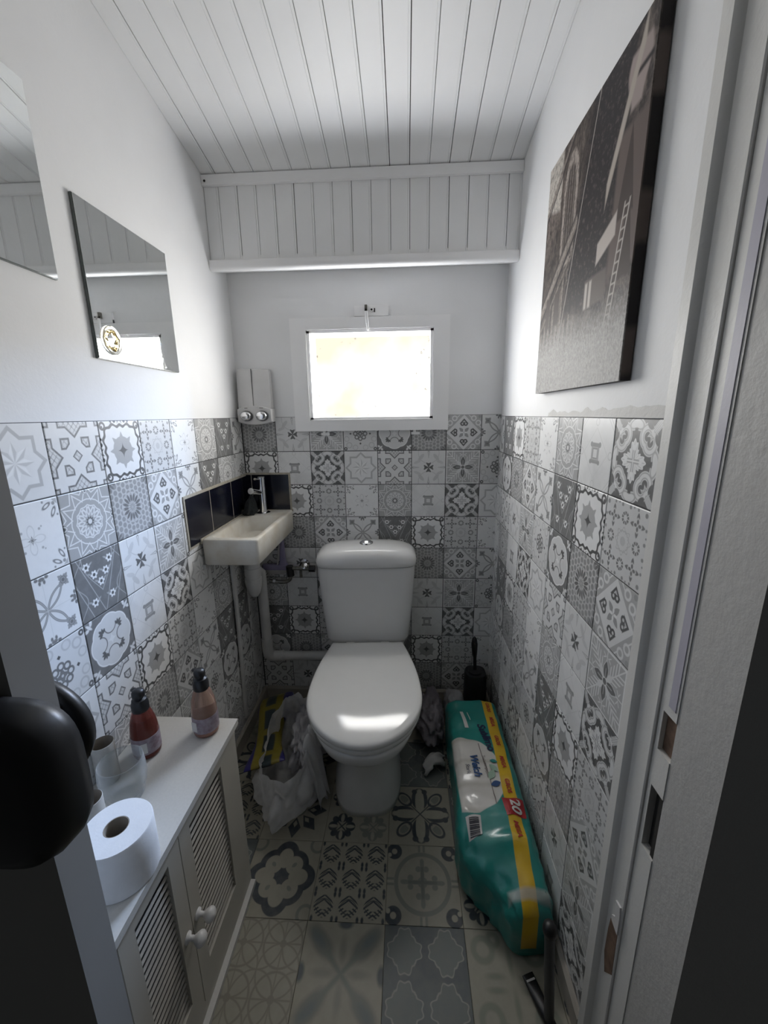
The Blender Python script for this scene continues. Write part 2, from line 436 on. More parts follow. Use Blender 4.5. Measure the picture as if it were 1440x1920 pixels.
def d_petals(p, x, y, v):
    ax, ay = ab(x), ab(y); u, w_ = mx(ax, ay), mn(ax, ay)
    p.c = mixc(0.34, 0.30, nz(v, 5.0))
    s, t = (ax + ay) * 0.7071, ab(ax - ay) * 0.7071
    lw = 0.009
    g = mx(ring(t, lw), 0.08 - s)
    for c in (0.16, 0.25, 0.34, 0.43): g = mn(g, mx(ring((s - c) * 0.55 - t * 0.6, lw), t - 0.13))
    g = mn(g, mx(ring(w_, lw), 0.26 - u), mx(ring(ab(u - 0.36) - w_ * 0.6 + 0.02, lw), w_ - 0.1))
    p.put(g, 0.57)
    p.put(mx(ell(s, t, 0.13, 0.0, 0.12, 0.05)), 0.52)
    X, Y, r, th = fold(x, y, 4)
    kite = ell(X, ab(Y), 0.175, 0.0, 0.125, 0.062); kite = mx(kite, ab(Y) + X * 0.55 - 0.175)
    p.put(kite - 0.012, 0.54); p.put(kite, 0.105); p.put(mx(ring(Y, 0.006), X - 0.2), 0.45)
    p.put(r - 0.062, 0.55); p.put(r - 0.047, 0.12)
    p.put(ring(u - 0.47, 0.013), 0.60)
def d_acanthus(p, x, y, v):
    ax, ay = ab(x), ab(y); u, w_ = mx(ax, ay), mn(ax, ay)
    p.c = mixc(0.07, 0.10, nz(v, 5.0))
    sw = mn(ring(circ(u, w_, 0.30, 0.235, 0.105), 0.05), ell(u, w_, 0.44, 0.03, 0.075, 0.16, 0.3))
    sw = mn(sw, mx(ring(w_ - u + 0.035, 0.035), 0.3 - u))
    p.put(sw, 0.55); p.put(mx(ring(sw + 0.02, 0.008), 0.0 - u), 0.30); p.put(ell(u, w_, 0.43, 0.27, 0.04, 0.07, 0.6), 0.09)
    r = ln(x, y); th = at2(y, x)
    ac = r - 0.20 - 0.055 * cos(th * 4.0) - 0.016 * cos(th * 20.0)
    p.put(ac - 0.02, 0.07); p.put(ac, 0.60)
    p.put(mx(ring(sin(th * 10.0) * 0.06, 0.012), ac + 0.03, 0.06 - r), 0.36, 0.03)
    p.put(mx(w_ - 0.028, u - 0.13), 0.28); p.put(mx(w_ - 0.009, u - 0.19), 0.62)
    p.put(mx(w_ - 0.033, ab(u - 0.335) - 0.055), 0.065)
def d_quatrefoil(p, x, y, v):
    ax, ay = ab(x), ab(y); u, w_ = mx(ax, ay), mn(ax, ay)
    p.c = mixc(0.115, 0.14, nz(v, 5.0))
    q = mn(circ(u, w_, 0.20, 0.0, 0.255), circ(ax, ay, 0.15, 0.15, 0.24))
    p.put(q, 0.62); p.put(q + 0.022, 0.50)
    r = ln(x, y)
    p.put(mx(ring(circ(u, w_, 0.245, 0.0, 0.13), 0.009), u - 0.25), 0.10); p.put(sqrt(ax) + sqrt(ay) - 0.35, 0.58, 0.03)
    X, Y = (ax + ay) * 0.7071 - 0.255, ab(ax - ay) * 0.7071
    p.put(mn(ell(X, Y, 0.045, 0.0, 0.05, 0.024), ell(X, Y, 0.0, 0.04, 0.024, 0.045), ell(X, Y, 0.03, 0.035, 0.04, 0.02, 0.7)), 0.085)
    s, t = (ax + ay) * 0.7071, ab(ax - ay) * 0.7071
    p.put(mn(ell(s, t, 0.585, 0.0, 0.075, 0.024), ell(s, t, 0.59, 0.07, 0.028, 0.055, -0.5)), 0.56)
def d_wreath(p, x, y, v):
    ax, ay = ab(x), ab(y); u, w_ = mx(ax, ay), mn(ax, ay)
    p.c = mixc(0.52, 0.48, nz(v, 5.0))
    p.put(ring(circ(ax, ay, 0.33, 0.33, 0.075), 0.016), 0.39); p.put(ring(circ(u, w_, 0.40, 0.15, 0.07), 0.014), 0.40)
    X, Y, r, th = fold(x, y, 8)
    p.put(ring(circ(X, Y, 0.145, 0.0, 0.05), 0.016), 0.12); p.put(r - 0.075 - 0.015 * cos(th * 4.0), 0.14); p.put(r - 0.02, 0.45)
    p.put(ab(u - 0.285) + w_ - 0.034, 0.07)
    X, Y, r, th = fold(ax - 0.435, ay - 0.435, 8)
    p.put(ring(r - 0.034, 0.016), 0.075)
for k_, f_ in dict(A=d_star, B=d_lattice, C=d_scrollframe, D=d_rings, E=d_sparse, F=d_starweb, G=d_flowers, H=d_ribbon, I=d_daisy, J=d_hearts, K=d_cross, L=d_medal, M=d_petals, N=d_acanthus, O=d_quatrefoil, P=d_wreath).items():
    tile_design(k_, f_)

# ------------------------------------------------------------------ room shell
TH = 0.10
# back wall with the window opening
WX0, WX1, WZ0, WZ1 = 0.30, 0.785, 1.318, 1.652
bm = BM()
for x0, x1, z0, z1 in ((-TH, WX0, 0, 2.3), (WX1, W + TH, 0, 2.3), (WX0, WX1, 0, WZ0), (WX0, WX1, WZ1, 2.3)):
    box(bm, x0, x1, 0, 0.14, z0, z1)
wall_back = struct(done(bm, 'wall_back', M['plaster']), 'white upper back wall over patterned grey tiles')
bm = BM(); box(bm, -TH, 0, YOUT, 0.0, 0, 2.45)
wall_left = struct(done(bm, 'wall_left', M['plaster']), 'white left wall over patterned grey tiles')
bm = BM(); box(bm, W, W + TH, -1.066, 0.0, 0, 2.45)
wall_right = struct(done(bm, 'wall_right', M['plaster']), 'white right wall over patterned grey tiles')
# grout bed that shows between the tiles
bm = BM()
box(bm, 0, W, -0.0006, 0, 0.07, 1.27); box(bm, 0, 0.233, -0.0006, 0, 1.27, TOP); box(bm, 0.851, W, -0.0006, 0, 1.27, TOP)
done(bm, 'grout', M['grout'], wall_back)
bm = BM(); box(bm, 0, 0.0006, -1.082, 0, 0.07, TOP); done(bm, 'grout', M['grout'], wall_left)
bm = BM(); box(bm, W - 0.0006, W, -1.066, 0, 0.064, TOP - 0.0066); done(bm, 'grout', M['grout'], wall_right)

S1, S2, S3, S4 = 'CIKL', 'DJMN', 'EHPA', 'FGOB'
def cyc(s, start): i = s.index(start); return [s[(i + k) % 4] for k in range(9)]
TMESH = {}
def tile_mesh(key, x0, x1, y0, y1):
    kk = (key, round(x0, 4), round(x1, 4), round(y0, 4), round(y1, 4))
    if kk in TMESH: return TMESH[kk]
    g, c, h = 0.0013, 0.0012, 0.0022
    bm = BM()
    a = [(x0 + g, y0 + g), (x1 - g, y0 + g), (x1 - g, y1 - g), (x0 + g, y1 - g)]
    b = [(x0 + g + c, y0 + g + c), (x1 - g - c, y0 + g + c), (x1 - g - c, y1 - g - c), (x0 + g + c, y1 - g - c)]
    loft(bm, [[Vector((p[0], p[1], 0)) for p in a], [Vector((p[0], p[1], h - 0.0005)) for p in a], [Vector((p[0], p[1], h)) for p in b]], False, True)
    me = bpy.data.meshes.new('tile'); bm.normal_update(); bm.to_mesh(me); bm.free()
    me.materials.append(TILE[key]); TMESH[kk] = me
    return me
def put_tile(wall, key, origin, rotz, a0, a1, zt, zb, zc, ac):
    """tile of design key; a along the wall, z up; a0..a1/zb..zt is what shows, (ac, zc) the centre of the uncut print"""
    me = tile_mesh(key, a0 - ac, a1 - ac, zb - zc, zt - zc)
    d = {0: (1, 0), 90: (0, 1), -90: (0, -1)}[rotz]
    jit = R(random.uniform(-0.12, 0.12))
    o = bpy.data.objects.new('tile', me); COL.objects.link(o)
    o.location = (origin[0] + d[0] * ac, origin[1] + d[1] * ac, zc)
    o.rotation_euler = (R(90) , 0, R(rotz)); o.rotation_euler.rotate_axis('Z', jit * 0.3)
    o.parent = wall
# back wall
cols = {1: ['I', 'C'] + cyc(S4, 'G')[0:7], 2: cyc(S1, 'K'), 3: cyc(S2, 'M'), 4: cyc(S3, 'P'), 5: cyc(S4, 'O'), 6: cyc(S1, 'I'), 7: cyc(S2, 'J'), 8: cyc(S3, 'H')}
for j, seq in cols.items():
    for k in range(9):
        a0 = (j - 1 + 0.0405) * T; a1 = min(a0 + T, W); zt = TOP - k * T; zb = zt - T; zc = zt - T / 2; ac = a0 + T / 2
        top = zt
        if k == 0 and 3 <= j <= 6: top = 1.2735
        if j == 1 and k == 2: continue
        put_tile(wall_back, seq[k], (0, 0), 0, a0, a1, top, zb, zc, ac)
# left wall: distance from the back corner
lcols = {8: cyc(S3, 'H'), 7: list('GFOBFGOBF'), 6: cyc(S4, 'F'), 5: cyc(S3, 'E'), 4: cyc(S2, 'D'), 3: cyc(S1, 'C'), 2: cyc(S4, 'B'), 1: cyc(S3, 'A')}
for i, seq in lcols.items():
    for k in range(9):
        dmin = (0.7303 + (7 - i)) * T; dmax = dmin + T
        zt = TOP - k * T; zb = zt - T
        a0, a1 = -dmax, -max(dmin, 0.0); ac = -(dmin + T / 2)
        if k == 2 and i in (6, 7, 8): continue
        put_tile(wall_left, seq[k], (0, 0), 90, a0, a1, zt, zb, zt - T / 2, ac)
# right wall
rcols = {0: cyc(S3, 'H'), 1: cyc(S4, 'G'), 2: cyc(S1, 'C'), 3: cyc(S2, 'D'), 4: cyc(S3, 'E'), 5: cyc(S4, 'F'), 6: cyc(S1, 'L'), 7: cyc(S2, 'N'), 8: cyc(S3, 'A')}
for i, seq in rcols.items():
    for k in range(9):
        d0 = (0.5367 + (i - 1)) * T; d1 = d0 + T
        zt = TOP - 0.0066 - k * T; zb = zt - T
        put_tile(wall_right, seq[k], (W, 0), -90, max(d0, 0.0), min(d1, 1.073), zt, zb, zt - T / 2, d0 + T / 2)

# navy splashback tiles round the basin, set in yellowed sealant
def navy_tile(wall, x0, x1, y0, y1, z0, z1):
    bm = BM(); box(bm, x0, x1, y0, y1, z0, z1); return done(bm, 'splash_tile', M['navy'], wall, True, 0.0012)
navy_tile(wall_back, 0.028, 0.186, -0.0065, -0.0005, 0.944, 1.094)
navy_tile(wall_back, 0.004, 0.0265, -0.0065, -0.0005, 0.944, 1.094)
for y0, y1 in ((-0.498, -0.343), (-0.341, -0.168), (-0.166, -0.004)):
    navy_tile(wall_left, 0.0005, 0.0065, y0, y1, 0.936, 1.090)
bm = BM(); box(bm, 0.0, 0.194, -0.005, -0.0005, 1.094, 1.102); box(bm, 0.186, 0.194, -0.005, -0.0005, 0.938, 1.094); box(bm, 0.0262, 0.0283, -0.0067, -0.0005, 0.944, 1.094)
done(bm, 'sealant_edge', M['sealant'], wall_back)
bm = BM(); box(bm, 0.0005, 0.005, -0.506, 0, 1.090, 1.099); box(bm, 0.0005, 0.005, -0.507, -0.498, 0.926, 1.090); box(bm, 0.0005, 0.004, -0.5, -0.003, 0.926, 0.936)
for y in (-0.342, -0.167): box(bm, 0.0005, 0.0067, y - 0.0014, y + 0.0014, 0.936, 1.09)
done(bm, 'sealant_edge', M['sealant'], wall_left)
# ragged filler line above the tiles on the right
bm = BM()
n = 46; lo_, hi_ = [], []
for i in range(n + 1):
    y = -0.55 - 0.515 * i / n
    h = 0.006 + 0.012 * noise.noise(Vector((y * 30, 3, 1))) + 0.012 * max(0, (i / n - 0.3))
    lo_.append(Vector((W - 0.0022, y, TOP - 0.006))); hi_.append(Vector((W - 0.0004, y, TOP + max(0.001, h))))
loft(bm, [lo_, hi_], False, False, False); done(bm, 'filler_edge', M['rough_plaster'], wall_right, True)
# rounded caulk in the back corners
# floor
bm = BM(); box(bm, -TH, W + TH + 0.4, -1.9, 0.14, -0.06, -0.003)
M['floor_bed'] = plain('floor_joint', (0.20, 0.185, 0.15), 0.8)
floor = struct(done(bm, 'floor', M['floor_bed']), 'dim floor of patterned cement-look tiles')

# ------------------------------------------------------------------ floor tile designs
FT = 0.21
FB, FN, FG, FD = (0.335, 0.315, 0.25), (0.020, 0.029, 0.040), (0.175, 0.18, 0.158), (0.072, 0.087, 0.092)
FMAT = {}
def floor_design(key, fn):
    m, b = new_mat('floor_print_' + key, 0.5)
    (x, y, z), v = coords(1.0 / FT)
    p = Paint(mixc(FB, tuple(k * 0.82 for k in FB), nz(v, 3.0)))
    fn(p, x, y, v)
    n = nz(v, 40.0, 4.0)
    setc(b, mixc(p.c, (0.19, 0.18, 0.15), ramp(n, 0.4, 0.85) * 0.35))
    FMAT[key] = m
def f_petal(p, x, y, v):
    ax, ay = ab(x), ab(y); u, w_ = mx(ax, ay), mn(ax, ay)
    s, t = (ax + ay) * 0.7071, ab(ax - ay) * 0.7071
    q = ell(u, w_, 0.27, 0.0, 0.20, 0.135)
    p.put(q, FN); p.put(mx(ell(u, w_, 0.22, 0.0, 0.24, 0.075)), FB); p.put(circ(u, w_, 0.40, 0.085, 0.045), FN)
    q2 = ell(s, t, 0.36, 0.0, 0.13, 0.085); p.put(ring(q2, 0.014), FN); p.put(mx(q2 + 0.03, 0.3 - s), FG)
    p.put(mx(ring(t, 0.009), s - 0.26), FN)
def f_rosettes(p, x, y, v):
    for i, (cx, cy) in enumerate(((-0.25, -0.25), (0.25, -0.25), (-0.25, 0.25), (0.25, 0.25))):
        c = FN if cx < 0 else FG
        X, Y, r, th = fold(x - cx, y - cy, 4)
        p.put(mn(ell(X, Y, 0.14, 0, 0.075, 0.075)), c); p.put(ell(X, Y, 0.135, 0, 0.07, 0.028), FB)
        s, t = (X + ab(Y)) * 0.7071, ab(X - ab(Y)) * 0.7071
        p.put(mx(ell(s, t, 0.15, 0, 0.06, 0.05)), c); p.put(ring(t, 0.007) - 0.0 * s, c) if False else None
        p.put(mx(ring(t, 0.01), r - 0.09), c)
def f_curvy(p, x, y, v):
    X, Y, r, th = fold(x, y, 4)
    e = mn(circ(X, Y, 0.20, 0.0, 0.235), circ(ab(x), ab(y), 0.16, 0.16, 0.20)) 
    e = mn(ell(X, Y, 0.24, 0.0, 0.19, 0.15), circ(ab(x), ab(y), 0.15, 0.15, 0.165))
    p.put(ring(e, 0.042), FN); p.put(e + 0.14 + 0.015 * cos(th * 12.0), FG)
    p.put(ring(circ(ab(x), ab(y), 0.44, 0.44, 0.10), 0.02), FG)
def f_fern(p, x, y, v):
    q = 1.0 / 3
    X = mth('FLOORED_MODULO', x + 0.5, q) - q / 2
    Y = mth('FLOORED_MODULO', y + 0.5, q) - q / 2
    ax = ab(X)
    st = mth('FLOORED_MODULO', Y + ax * 0.7, 0.052) - 0.026
    arc = ring(ab(Y) - 0.085 + ax * ax * 6.0, 0.045)
    p.put(mx(ring(st, 0.012), arc, ax - 0.13), FN)
    p.put(mx(ring(ab(Y) - 0.085 + ax * ax * 6.0, 0.006), ax - 0.14), FN)
    p.put(ell(ax, ab(Y), 0.135, 0.14, 0.018, 0.035), FN)
def f_fleur(p, x, y, v):
    ax, ay = ab(x), ab(y); u, w_ = mx(ax, ay), mn(ax, ay)
    r = ln(x, y)
    p.put(ring(r - 0.37, 0.028), FG); p.put(mx(ring(w_, 0.05), 0.40 - u), FG); p.put(mx(ring(w_, 0.018), 0.40 - u), FB)
    p.put(mn(mx(w_ - 0.028, u - 0.26), circ(u, w_, 0.17, 0.055, 0.04), ell(u, w_, 0.26, 0, 0.05, 0.03), r - 0.07), FG)
    p.put(mx(w_ - 0.02, u - 0.2), (0.13, 0.135, 0.12))
    p.put(ring(circ(ax, ay, 0.40, 0.40, 0.075), 0.035), FN); p.put(circ(ax, ay, 0.47, 0.35, 0.03), FB)
def f_circles(p, x, y, v):
    q = 0.5
    X = ab(mth('FLOORED_MODULO', x, q) - q / 2); Y = ab(mth('FLOORED_MODULO', y, q) - q / 2)
    c = (0.21, 0.19, 0.155)
    d = mn(ring(ln(X, Y) - 0.235, 0.012), ring(circ(X, Y, 0.25, 0.0, 0.25), 0.009), ring(circ(X, Y, 0.0, 0.25, 0.25), 0.009), ring(X, 0.007), ring(mth('FLOORED_MODULO', Y, 0.5), 0.008))
    p.put(d, c); p.put(ln(X, Y) - 0.04, c)
def f_cross(p, x, y, v):
    ax, ay = ab(x), ab(y); s, t = (ax + ay) * 0.7071, ab(ax - ay) * 0.7071
    n = nz(v, 7.0, 4.0)
    p.put(ell(s, t, 0.42, 0.0, 0.22, 0.10) + n * 0.1 - 0.05, FG, 0.05); p.put(ell(s, t, 0.45, 0.0, 0.11, 0.045), (0.13, 0.15, 0.15), 0.04)
    p.put(mx(t - 0.03, s - 0.3), (0.17, 0.18, 0.155), 0.04)
    u, w_ = mx(ax, ay), mn(ax, ay)
    p.put(ell(u, w_, 0.22, 0.0, 0.13, 0.04), (0.22, 0.215, 0.18), 0.04); p.put(ell(u, w_, 0.48, 0, 0.05, 0.09), FD, 0.03)
def f_lantern(p, x, y, v):
    n = nz(v, 6.0, 4.0)
    p.over(1.0, mixc(FD, (0.12, 0.135, 0.13), ramp(n, 0.4, 0.7)))
    X = ab(ab(x) - 0.25); Y = ab(ab(y) - 0.25)
    e = mn(ell(X, Y, 0.0, 0.10, 0.105, 0.115), ell(X, Y, 0.09, 0.0, 0.11, 0.105)) + 0.012 * cos(at2(Y, X) * 12.0)
    p.put(e - 0.012, (0.30, 0.30, 0.26)); p.put(e, mixc((0.16, 0.175, 0.16), (0.11, 0.125, 0.125), n))
def f_arabesque(p, x, y, v):
    ax, ay = ab(x), ab(y); s, t = (ax + ay) * 0.7071, ab(ax - ay) * 0.7071
    c = (0.20, 0.21, 0.165)
    p.put(ring(circ(ax, ay, 0.30, 0.30, 0.11), 0.035), c, 0.03); p.put(ring(circ(ax, ay, 0.16, 0.40, 0.06), 0.03), c, 0.03); p.put(ell(ax, ay, 0.0, 0.2, 0.03, 0.13), c, 0.03); p.put(ell(ax, ay, 0.2, 0.06, 0.10, 0.03), c, 0.03)
def f_arrow(p, x, y, v):
    X, Y, r, th = fold(x, y, 8)
    p.put(mx(ab(X - 0.30) * 0.6 + ab(Y) - 0.10, 0.0 - X), FN); p.put(r - 0.12, FG); p.put(mx(ab(X - 0.24) * 0.6 + ab(Y) - 0.035), FB)
for k_, f_ in dict(petal=f_petal, rosettes=f_rosettes, curvy=f_curvy, fern=f_fern, fleur=f_fleur, circles=f_circles, cross=f_cross, lantern=f_lantern, arabesque=f_arabesque, arrow=f_arrow).items():
    floor_design(k_, f_)
FMESH = {}
def floor_tile(key, x0, x1, y0, y1, cx, cy):
    kk = (key, round(x0 - cx, 4), round(x1 - cx, 4), round(y0 - cy, 4), round(y1 - cy, 4))
    if kk not in FMESH:
        g, c = 0.0006, 0.0007; bm = BM()
        a = [(x0 - cx + g, y0 - cy + g), (x1 - cx - g, y0 - cy + g), (x1 - cx - g, y1 - cy - g), (x0 - cx + g, y1 - cy - g)]
        b = [(a[0][0] + c, a[0][1] + c), (a[1][0] - c, a[1][1] + c), (a[2][0] - c, a[2][1] - c), (a[3][0] + c, a[3][1] - c)]
        loft(bm, [[Vector((q[0], q[1], -0.004)) for q in a], [Vector((q[0], q[1], -0.0004)) for q in a], [Vector((q[0], q[1], 0)) for q in b]], False, True)
        me = bpy.data.meshes.new('tile'); bm.normal_update(); bm.to_mesh(me); bm.free(); me.materials.append(FMAT[key]); FMESH[kk] = me
    o = bpy.data.objects.new('tile', FMESH[kk]); COL.objects.link(o); o.location = (cx, cy, 0); o.parent = floor
rows = [('arabesque', 'fern', 'lantern', 'cross', 'circles', 'petal'), ('petal', 'arrow', 'fleur', 'lantern', 'fern', 'arrow'), ('fern', 'arrow', 'rosettes', 'petal', 'lantern', 'cross'),
        ('lantern', 'curvy', 'fern', 'fleur', 'rosettes', 'petal'), ('cross', 'circles', 'cross', 'lantern', 'arabesque', 'fern'), ('petal', 'fleur', 'arrow', 'circles', 'curvy', 'cross')]
ylines = [-0.042, -0.252, -0.462, -0.672, -0.882, -1.092, -1.302]
for ri, row in enumerate(rows):
    y1, y0 = ylines[ri], ylines[ri + 1]
    for ci, key in enumerate(row):
        x0 = -0.006 + 0.21 * ci; x1 = min(x0 + FT, W)
        if x0 >= W - 0.005: continue
        floor_tile(key, max(x0, 0.0), x1, y0, y1, x0 + FT / 2, y0 + FT / 2)
for ci, key in enumerate(('fleur', 'cross', 'arrow', 'fern', 'lantern')):
    x0 = -0.006 + 0.21 * ci
    floor_tile(key, max(x0, 0.0), min(x0 + FT, W), -0.042, 0.0, x0 + FT / 2, -0.042 + FT / 2)

# baseboards
def skirting(name, poly, axis, a0, a1, label):
    bm = BM(); prism(bm, poly, axis, a0, a1); return struct(done(bm, name, M['skirt']), label)
skirting('baseboard_back', [(0, 0.0), (-0.012, 0.0), (-0.012, 0.060), (-0.006, 0.068), (0, 0.068)], 0, 0.014, W - 0.014, 'low grey-beige baseboard under the back wall tiles')
skirting('baseboard_left', [(0, 0.0), (0.012, 0.0), (0.012, 0.060), (0.006, 0.068), (0, 0.068)], 1, -0.785, 0.0, 'low grey-beige baseboard under the left wall tiles')
skirting('baseboard_right', [(W, 0.0), (W - 0.012, 0.0), (W - 0.012, 0.054), (W - 0.006, 0.062), (W, 0.062)], 1, -1.066, 0.0, 'low grey-beige baseboard under the right wall tiles')

# boarded ceiling and bulkhead: every board a piece with its tongue-and-groove lip
PITCH_B = 0.0645
bm = BM()
prism(bm, [(YB + 0.0, ceil_z(YB) + 0.012), (YOUT, ceil_z(YOUT) + 0.012), (YOUT, ceil_z(YOUT) + 0.05), (YB, ceil_z(YB) + 0.05)], 0, -TH, W + TH)
ceiling = struct(done(bm, 'ceiling', M['gap']), 'sloping white tongue-and-groove boarded ceiling')
edges = [0.0005] + [0.051 + PITCH_B * i for i in range(16)] + [W - 0.0005]
def plank_profile(a0, a1, last=False):
    g = 0.0015 if not last else 0.0
    return [(a0, 0.011), (a0, 0.0008), (a0 + 0.0008, 0.0), (a1 - g - 0.0072, 0.0), (a1 - g - 0.0066, 0.0014), (a1 - g - 0.0054, 0.0014), (a1 - g - 0.0048, 0.0002), (a1 - g - 0.0008, 0.0002), (a1 - g, 0.0010), (a1 - g, 0.011)]
for i in range(len(edges) - 1):
    a0, a1 = edges[i], edges[i + 1]
    if a1 - a0 < 0.02: continue
    pr = plank_profile(a0, a1, i == len(edges) - 2)
    gapx = random.choice((0.0, 0.0, 0.0006, 0.0012))
    pr = [(q[0] - (gapx if k >= 8 else 0), q[1]) for k, q in enumerate(pr)]
    bm = BM(); dz = random.uniform(-0.0006, 0.0006)
    loft(bm, [[Vector((q[0], yy, ceil_z(yy) + q[1] + dz)) for q in pr] for yy in (YB - 0.001, YOUT)])
    done(bm, 'board', M['board'], ceiling)
bm = BM(); box(bm, 0, W, YB + 0.012, 0.0, 1.882, 2.14)
bulk = struct(done(bm, 'wall_bulkhead', M['gap']), 'boarded white bulkhead above the window')
for i in range(len(edges) - 1):
    a0, a1 = edges[i] + 0.001, edges[i + 1] + 0.001
    a1 = min(a1, W - 0.0005)
    pr = plank_profile(a0, a1, i == len(edges) - 2)
    gapx = random.choice((0.0, 0.0, 0.0006, 0.001))
    pr = [(q[0] - (gapx if k >= 8 else 0), q[1]) for k, q in enumerate(pr)]
    bm = BM(); dz = random.uniform(-0.0005, 0.0005)
    loft(bm, [[Vector((q[0], YB + q[1] + dz, zz)) for q in pr] for zz in (1.858, 2.112)])
    done(bm, 'board', M['board'], bulk)
# batten between ceiling and bulkhead, moulded ledge below, soffit to the window wall
bm = BM(); box(bm, 0.001, W - 0.001, YB - 0.013, YB - 0.0005, 2.088, 2.118)
struct(done(bm, 'trim_1', M['frame'], None, True, 0.002), 'flat white batten where ceiling and bulkhead meet')
bm = BM(); lathe(bm, [(0.004, 0), (0.0035, 0.001)], (0.012, YB - 0.0135, 2.100), 10, (0, -1, 0)); done(bm, 'screw', M['gap'], bpy.data.objects['trim_1'])
prof = [(YB - 0.0005, 1.862), (YB - 0.016, 1.862), (YB - 0.018, 1.858), (YB - 0.018, 1.843), (YB - 0.015, 1.836), (YB - 0.009, 1.831), (YB - 0.002, 1.830), (-0.002, 1.866), (-0.002, 1.880), (YB + 0.002, 1.880)]
bm = BM(); prism(bm, prof, 0, 0.001, W - 0.001)
struct(done(bm, 'trim_2', M['frame'], None, True, 0, angle=35), 'rounded white ledge under the boarded bulkhead')

# ------------------------------------------------------------------ doorway: moulded right jamb, lintel, outer wall
xj = W
jz = 2.16
bm = BM()
prism(bm, [(xj, -1.066), (xj - 0.012, -1.070), (xj - 0.015, -1.074), (xj - 0.015, -1.094), (xj - 0.012, -1.099), (xj - 0.006, -1.103), (xj - 0.005, -1.106), (xj - 0.005, -1.1395), (xj - 0.0035, -1.1415), (xj + 0.03, -1.1415), (xj + 0.03, -1.066)], 2, 0.0, jz)
trim3 = struct(done(bm, 'trim_3', M['trim'], None, True, 0, angle=30), 'moulded white door casing at the right of the doorway')
bm = BM(); box(bm, xj + 0.024, xj + 0.03, -1.178, -1.1415, 0, jz); done(bm, 'rebate_core', M['wood'], trim3)
zs = [(0.0, 0.655), (0.772, 0.838), (0.905, jz)]
bm = BM()
for z0, z1 in zs: box(bm, xj - 0.001, xj + 0.024, -1.1785, -1.1420, z0, z1)
for z0, z1 in ((0.655, 0.772), (0.838, 0.905)): box(bm, xj - 0.001, xj + 0.024, -1.1505, -1.1425, z0, z1)
done(bm, 'rebate_strip', M['trim'], trim3)
M['lilac_trim'] = paint_mat('bluish_rebate_paint', (0.47, 0.455, 0.52), 0.5, 0.2, 100.0)
bm = BM(); box(bm, xj - 0.0022, xj - 0.001, -1.1745, -1.160, 0.92, jz); done(bm, 'rebate_edge', M['lilac_trim'], trim3)
bm = BM(); box(bm, xj + 0.006, xj + 0.0235, -1.1775, -1.1508, 0.839, 0.904); done(bm, 'latch_hole', M['wood'], trim3)
bm = BM(); box(bm, xj + 0.010, xj + 0.0235, -1.1775, -1.1508, 0.656, 0.771); done(bm, 'bolt_hole', M['gap'], trim3)
bm = BM(); box(bm, xj + 0.001, xj + 0.0095, -1.1775, -1.1700, 0.657, 0.770); done(bm, 'bolt_hole_lip', M['gap'], trim3)
# chipped paint patches
def blob(name, pts, x, mat, parent, th=0.0012):
    bm = BM(); loft(bm, [[Vector((x, q[0], q[1])) for q in pts], [Vector((x - th, q[0] * 1.0, q[1])) for q in pts]]); return done(bm, name, mat, parent)
blob('filler_dab', [(-1.122, 0.487), (-1.136, 0.490), (-1.139, 0.470), (-1.139, 0.430), (-1.119, 0.435), (-1.117, 0.445), (-1.127, 0.455)], xj - 0.005, M['white_plastic'], trim3, 0.003)
blob('bare_patch', [(-1.113, 0.43), (-1.137, 0.428), (-1.139, 0.33), (-1.118, 0.30), (-1.109, 0.34), (-1.110, 0.40)], xj - 0.005, M['wood'], trim3, 0.0006)
bm = BM(); box(bm, xj + 0.0005, xj + 0.55, YOUT, -1.1786, 0, 2.6)
wr2 = struct(done(bm, 'wall_front_right', M['rough_plaster'], None, True, 0.0012), 'rough grey plaster reveal right of the doorway')
bm = BM(); box(bm, -0.6, W + 0.55, YOUT, -1.178, 2.17, 2.75)
struct(done(bm, 'wall_front_top', M['plaster']), 'wall over the doorway')
bm = BM(); box(bm, -0.6, -TH - 0.001, YOUT, -1.178, 0, 2.75)
struct(done(bm, 'wall_front_left', M['plaster']), 'wall left of the doorway')

# ------------------------------------------------------------------ window
win = sempty('window_1', 'small bright window with a broad white frame in the back wall')
bm = BM()
FX0, FX1, FZ0, FZ1 = 0.234, 0.850, 1.2725, 1.698
for x0, x1, z0, z1 in ((FX0, WX0 - 0.004, FZ0, FZ1), (WX1 + 0.004, FX1, FZ0, FZ1), (WX0 - 0.004, WX1 + 0.004, FZ0, WZ0 - 0.004), (WX0 - 0.004, WX1 + 0.004, WZ1 + 0.004, FZ1)):
    box(bm, x0, x1, -0.016, -0.0005, z0, z1)
done(bm, 'frame', M['frame'], win, True, 0.003)
bm = BM()
sw = 0.011
for x0, x1, z0, z1 in ((WX0 - 0.003, WX0 + sw - 0.003, WZ0, WZ1), (WX1 - sw + 0.003, WX1 + 0.003, WZ0, WZ1), (WX0 - 0.003, WX1 + 0.003, WZ0 - 0.003, WZ0 + sw - 0.003), (WX0 - 0.003, WX1 + 0.003, WZ1 - sw + 0.003, WZ1 + 0.003)):
    box(bm, x0, x1, -0.010, 0.02, z0, z1)
done(bm, 'sash', M['frame'], win, True, 0.0015)
m, b = new_mat('daylit_pane', 0.3)
(x, y, z), v = coords()
n1 = nz(v, 5.0, 3.0); n2 = nz(v, 60.0, 4.0); n3 = nz(v, 9.0, 2.0)
c = mixc((1.08, 1.07, 1.05), (1.0, 0.90, 0.70), ramp(n1 + ramp(0.58 - x, 0.0, 0.15) * 0.16 + ramp(z - 1.50, 0.0, 0.14) * 0.26, 0.50, 0.80))
edge = mx(ab(x - 0.5425) / 0.235, ab(z - 1.485) / 0.16)
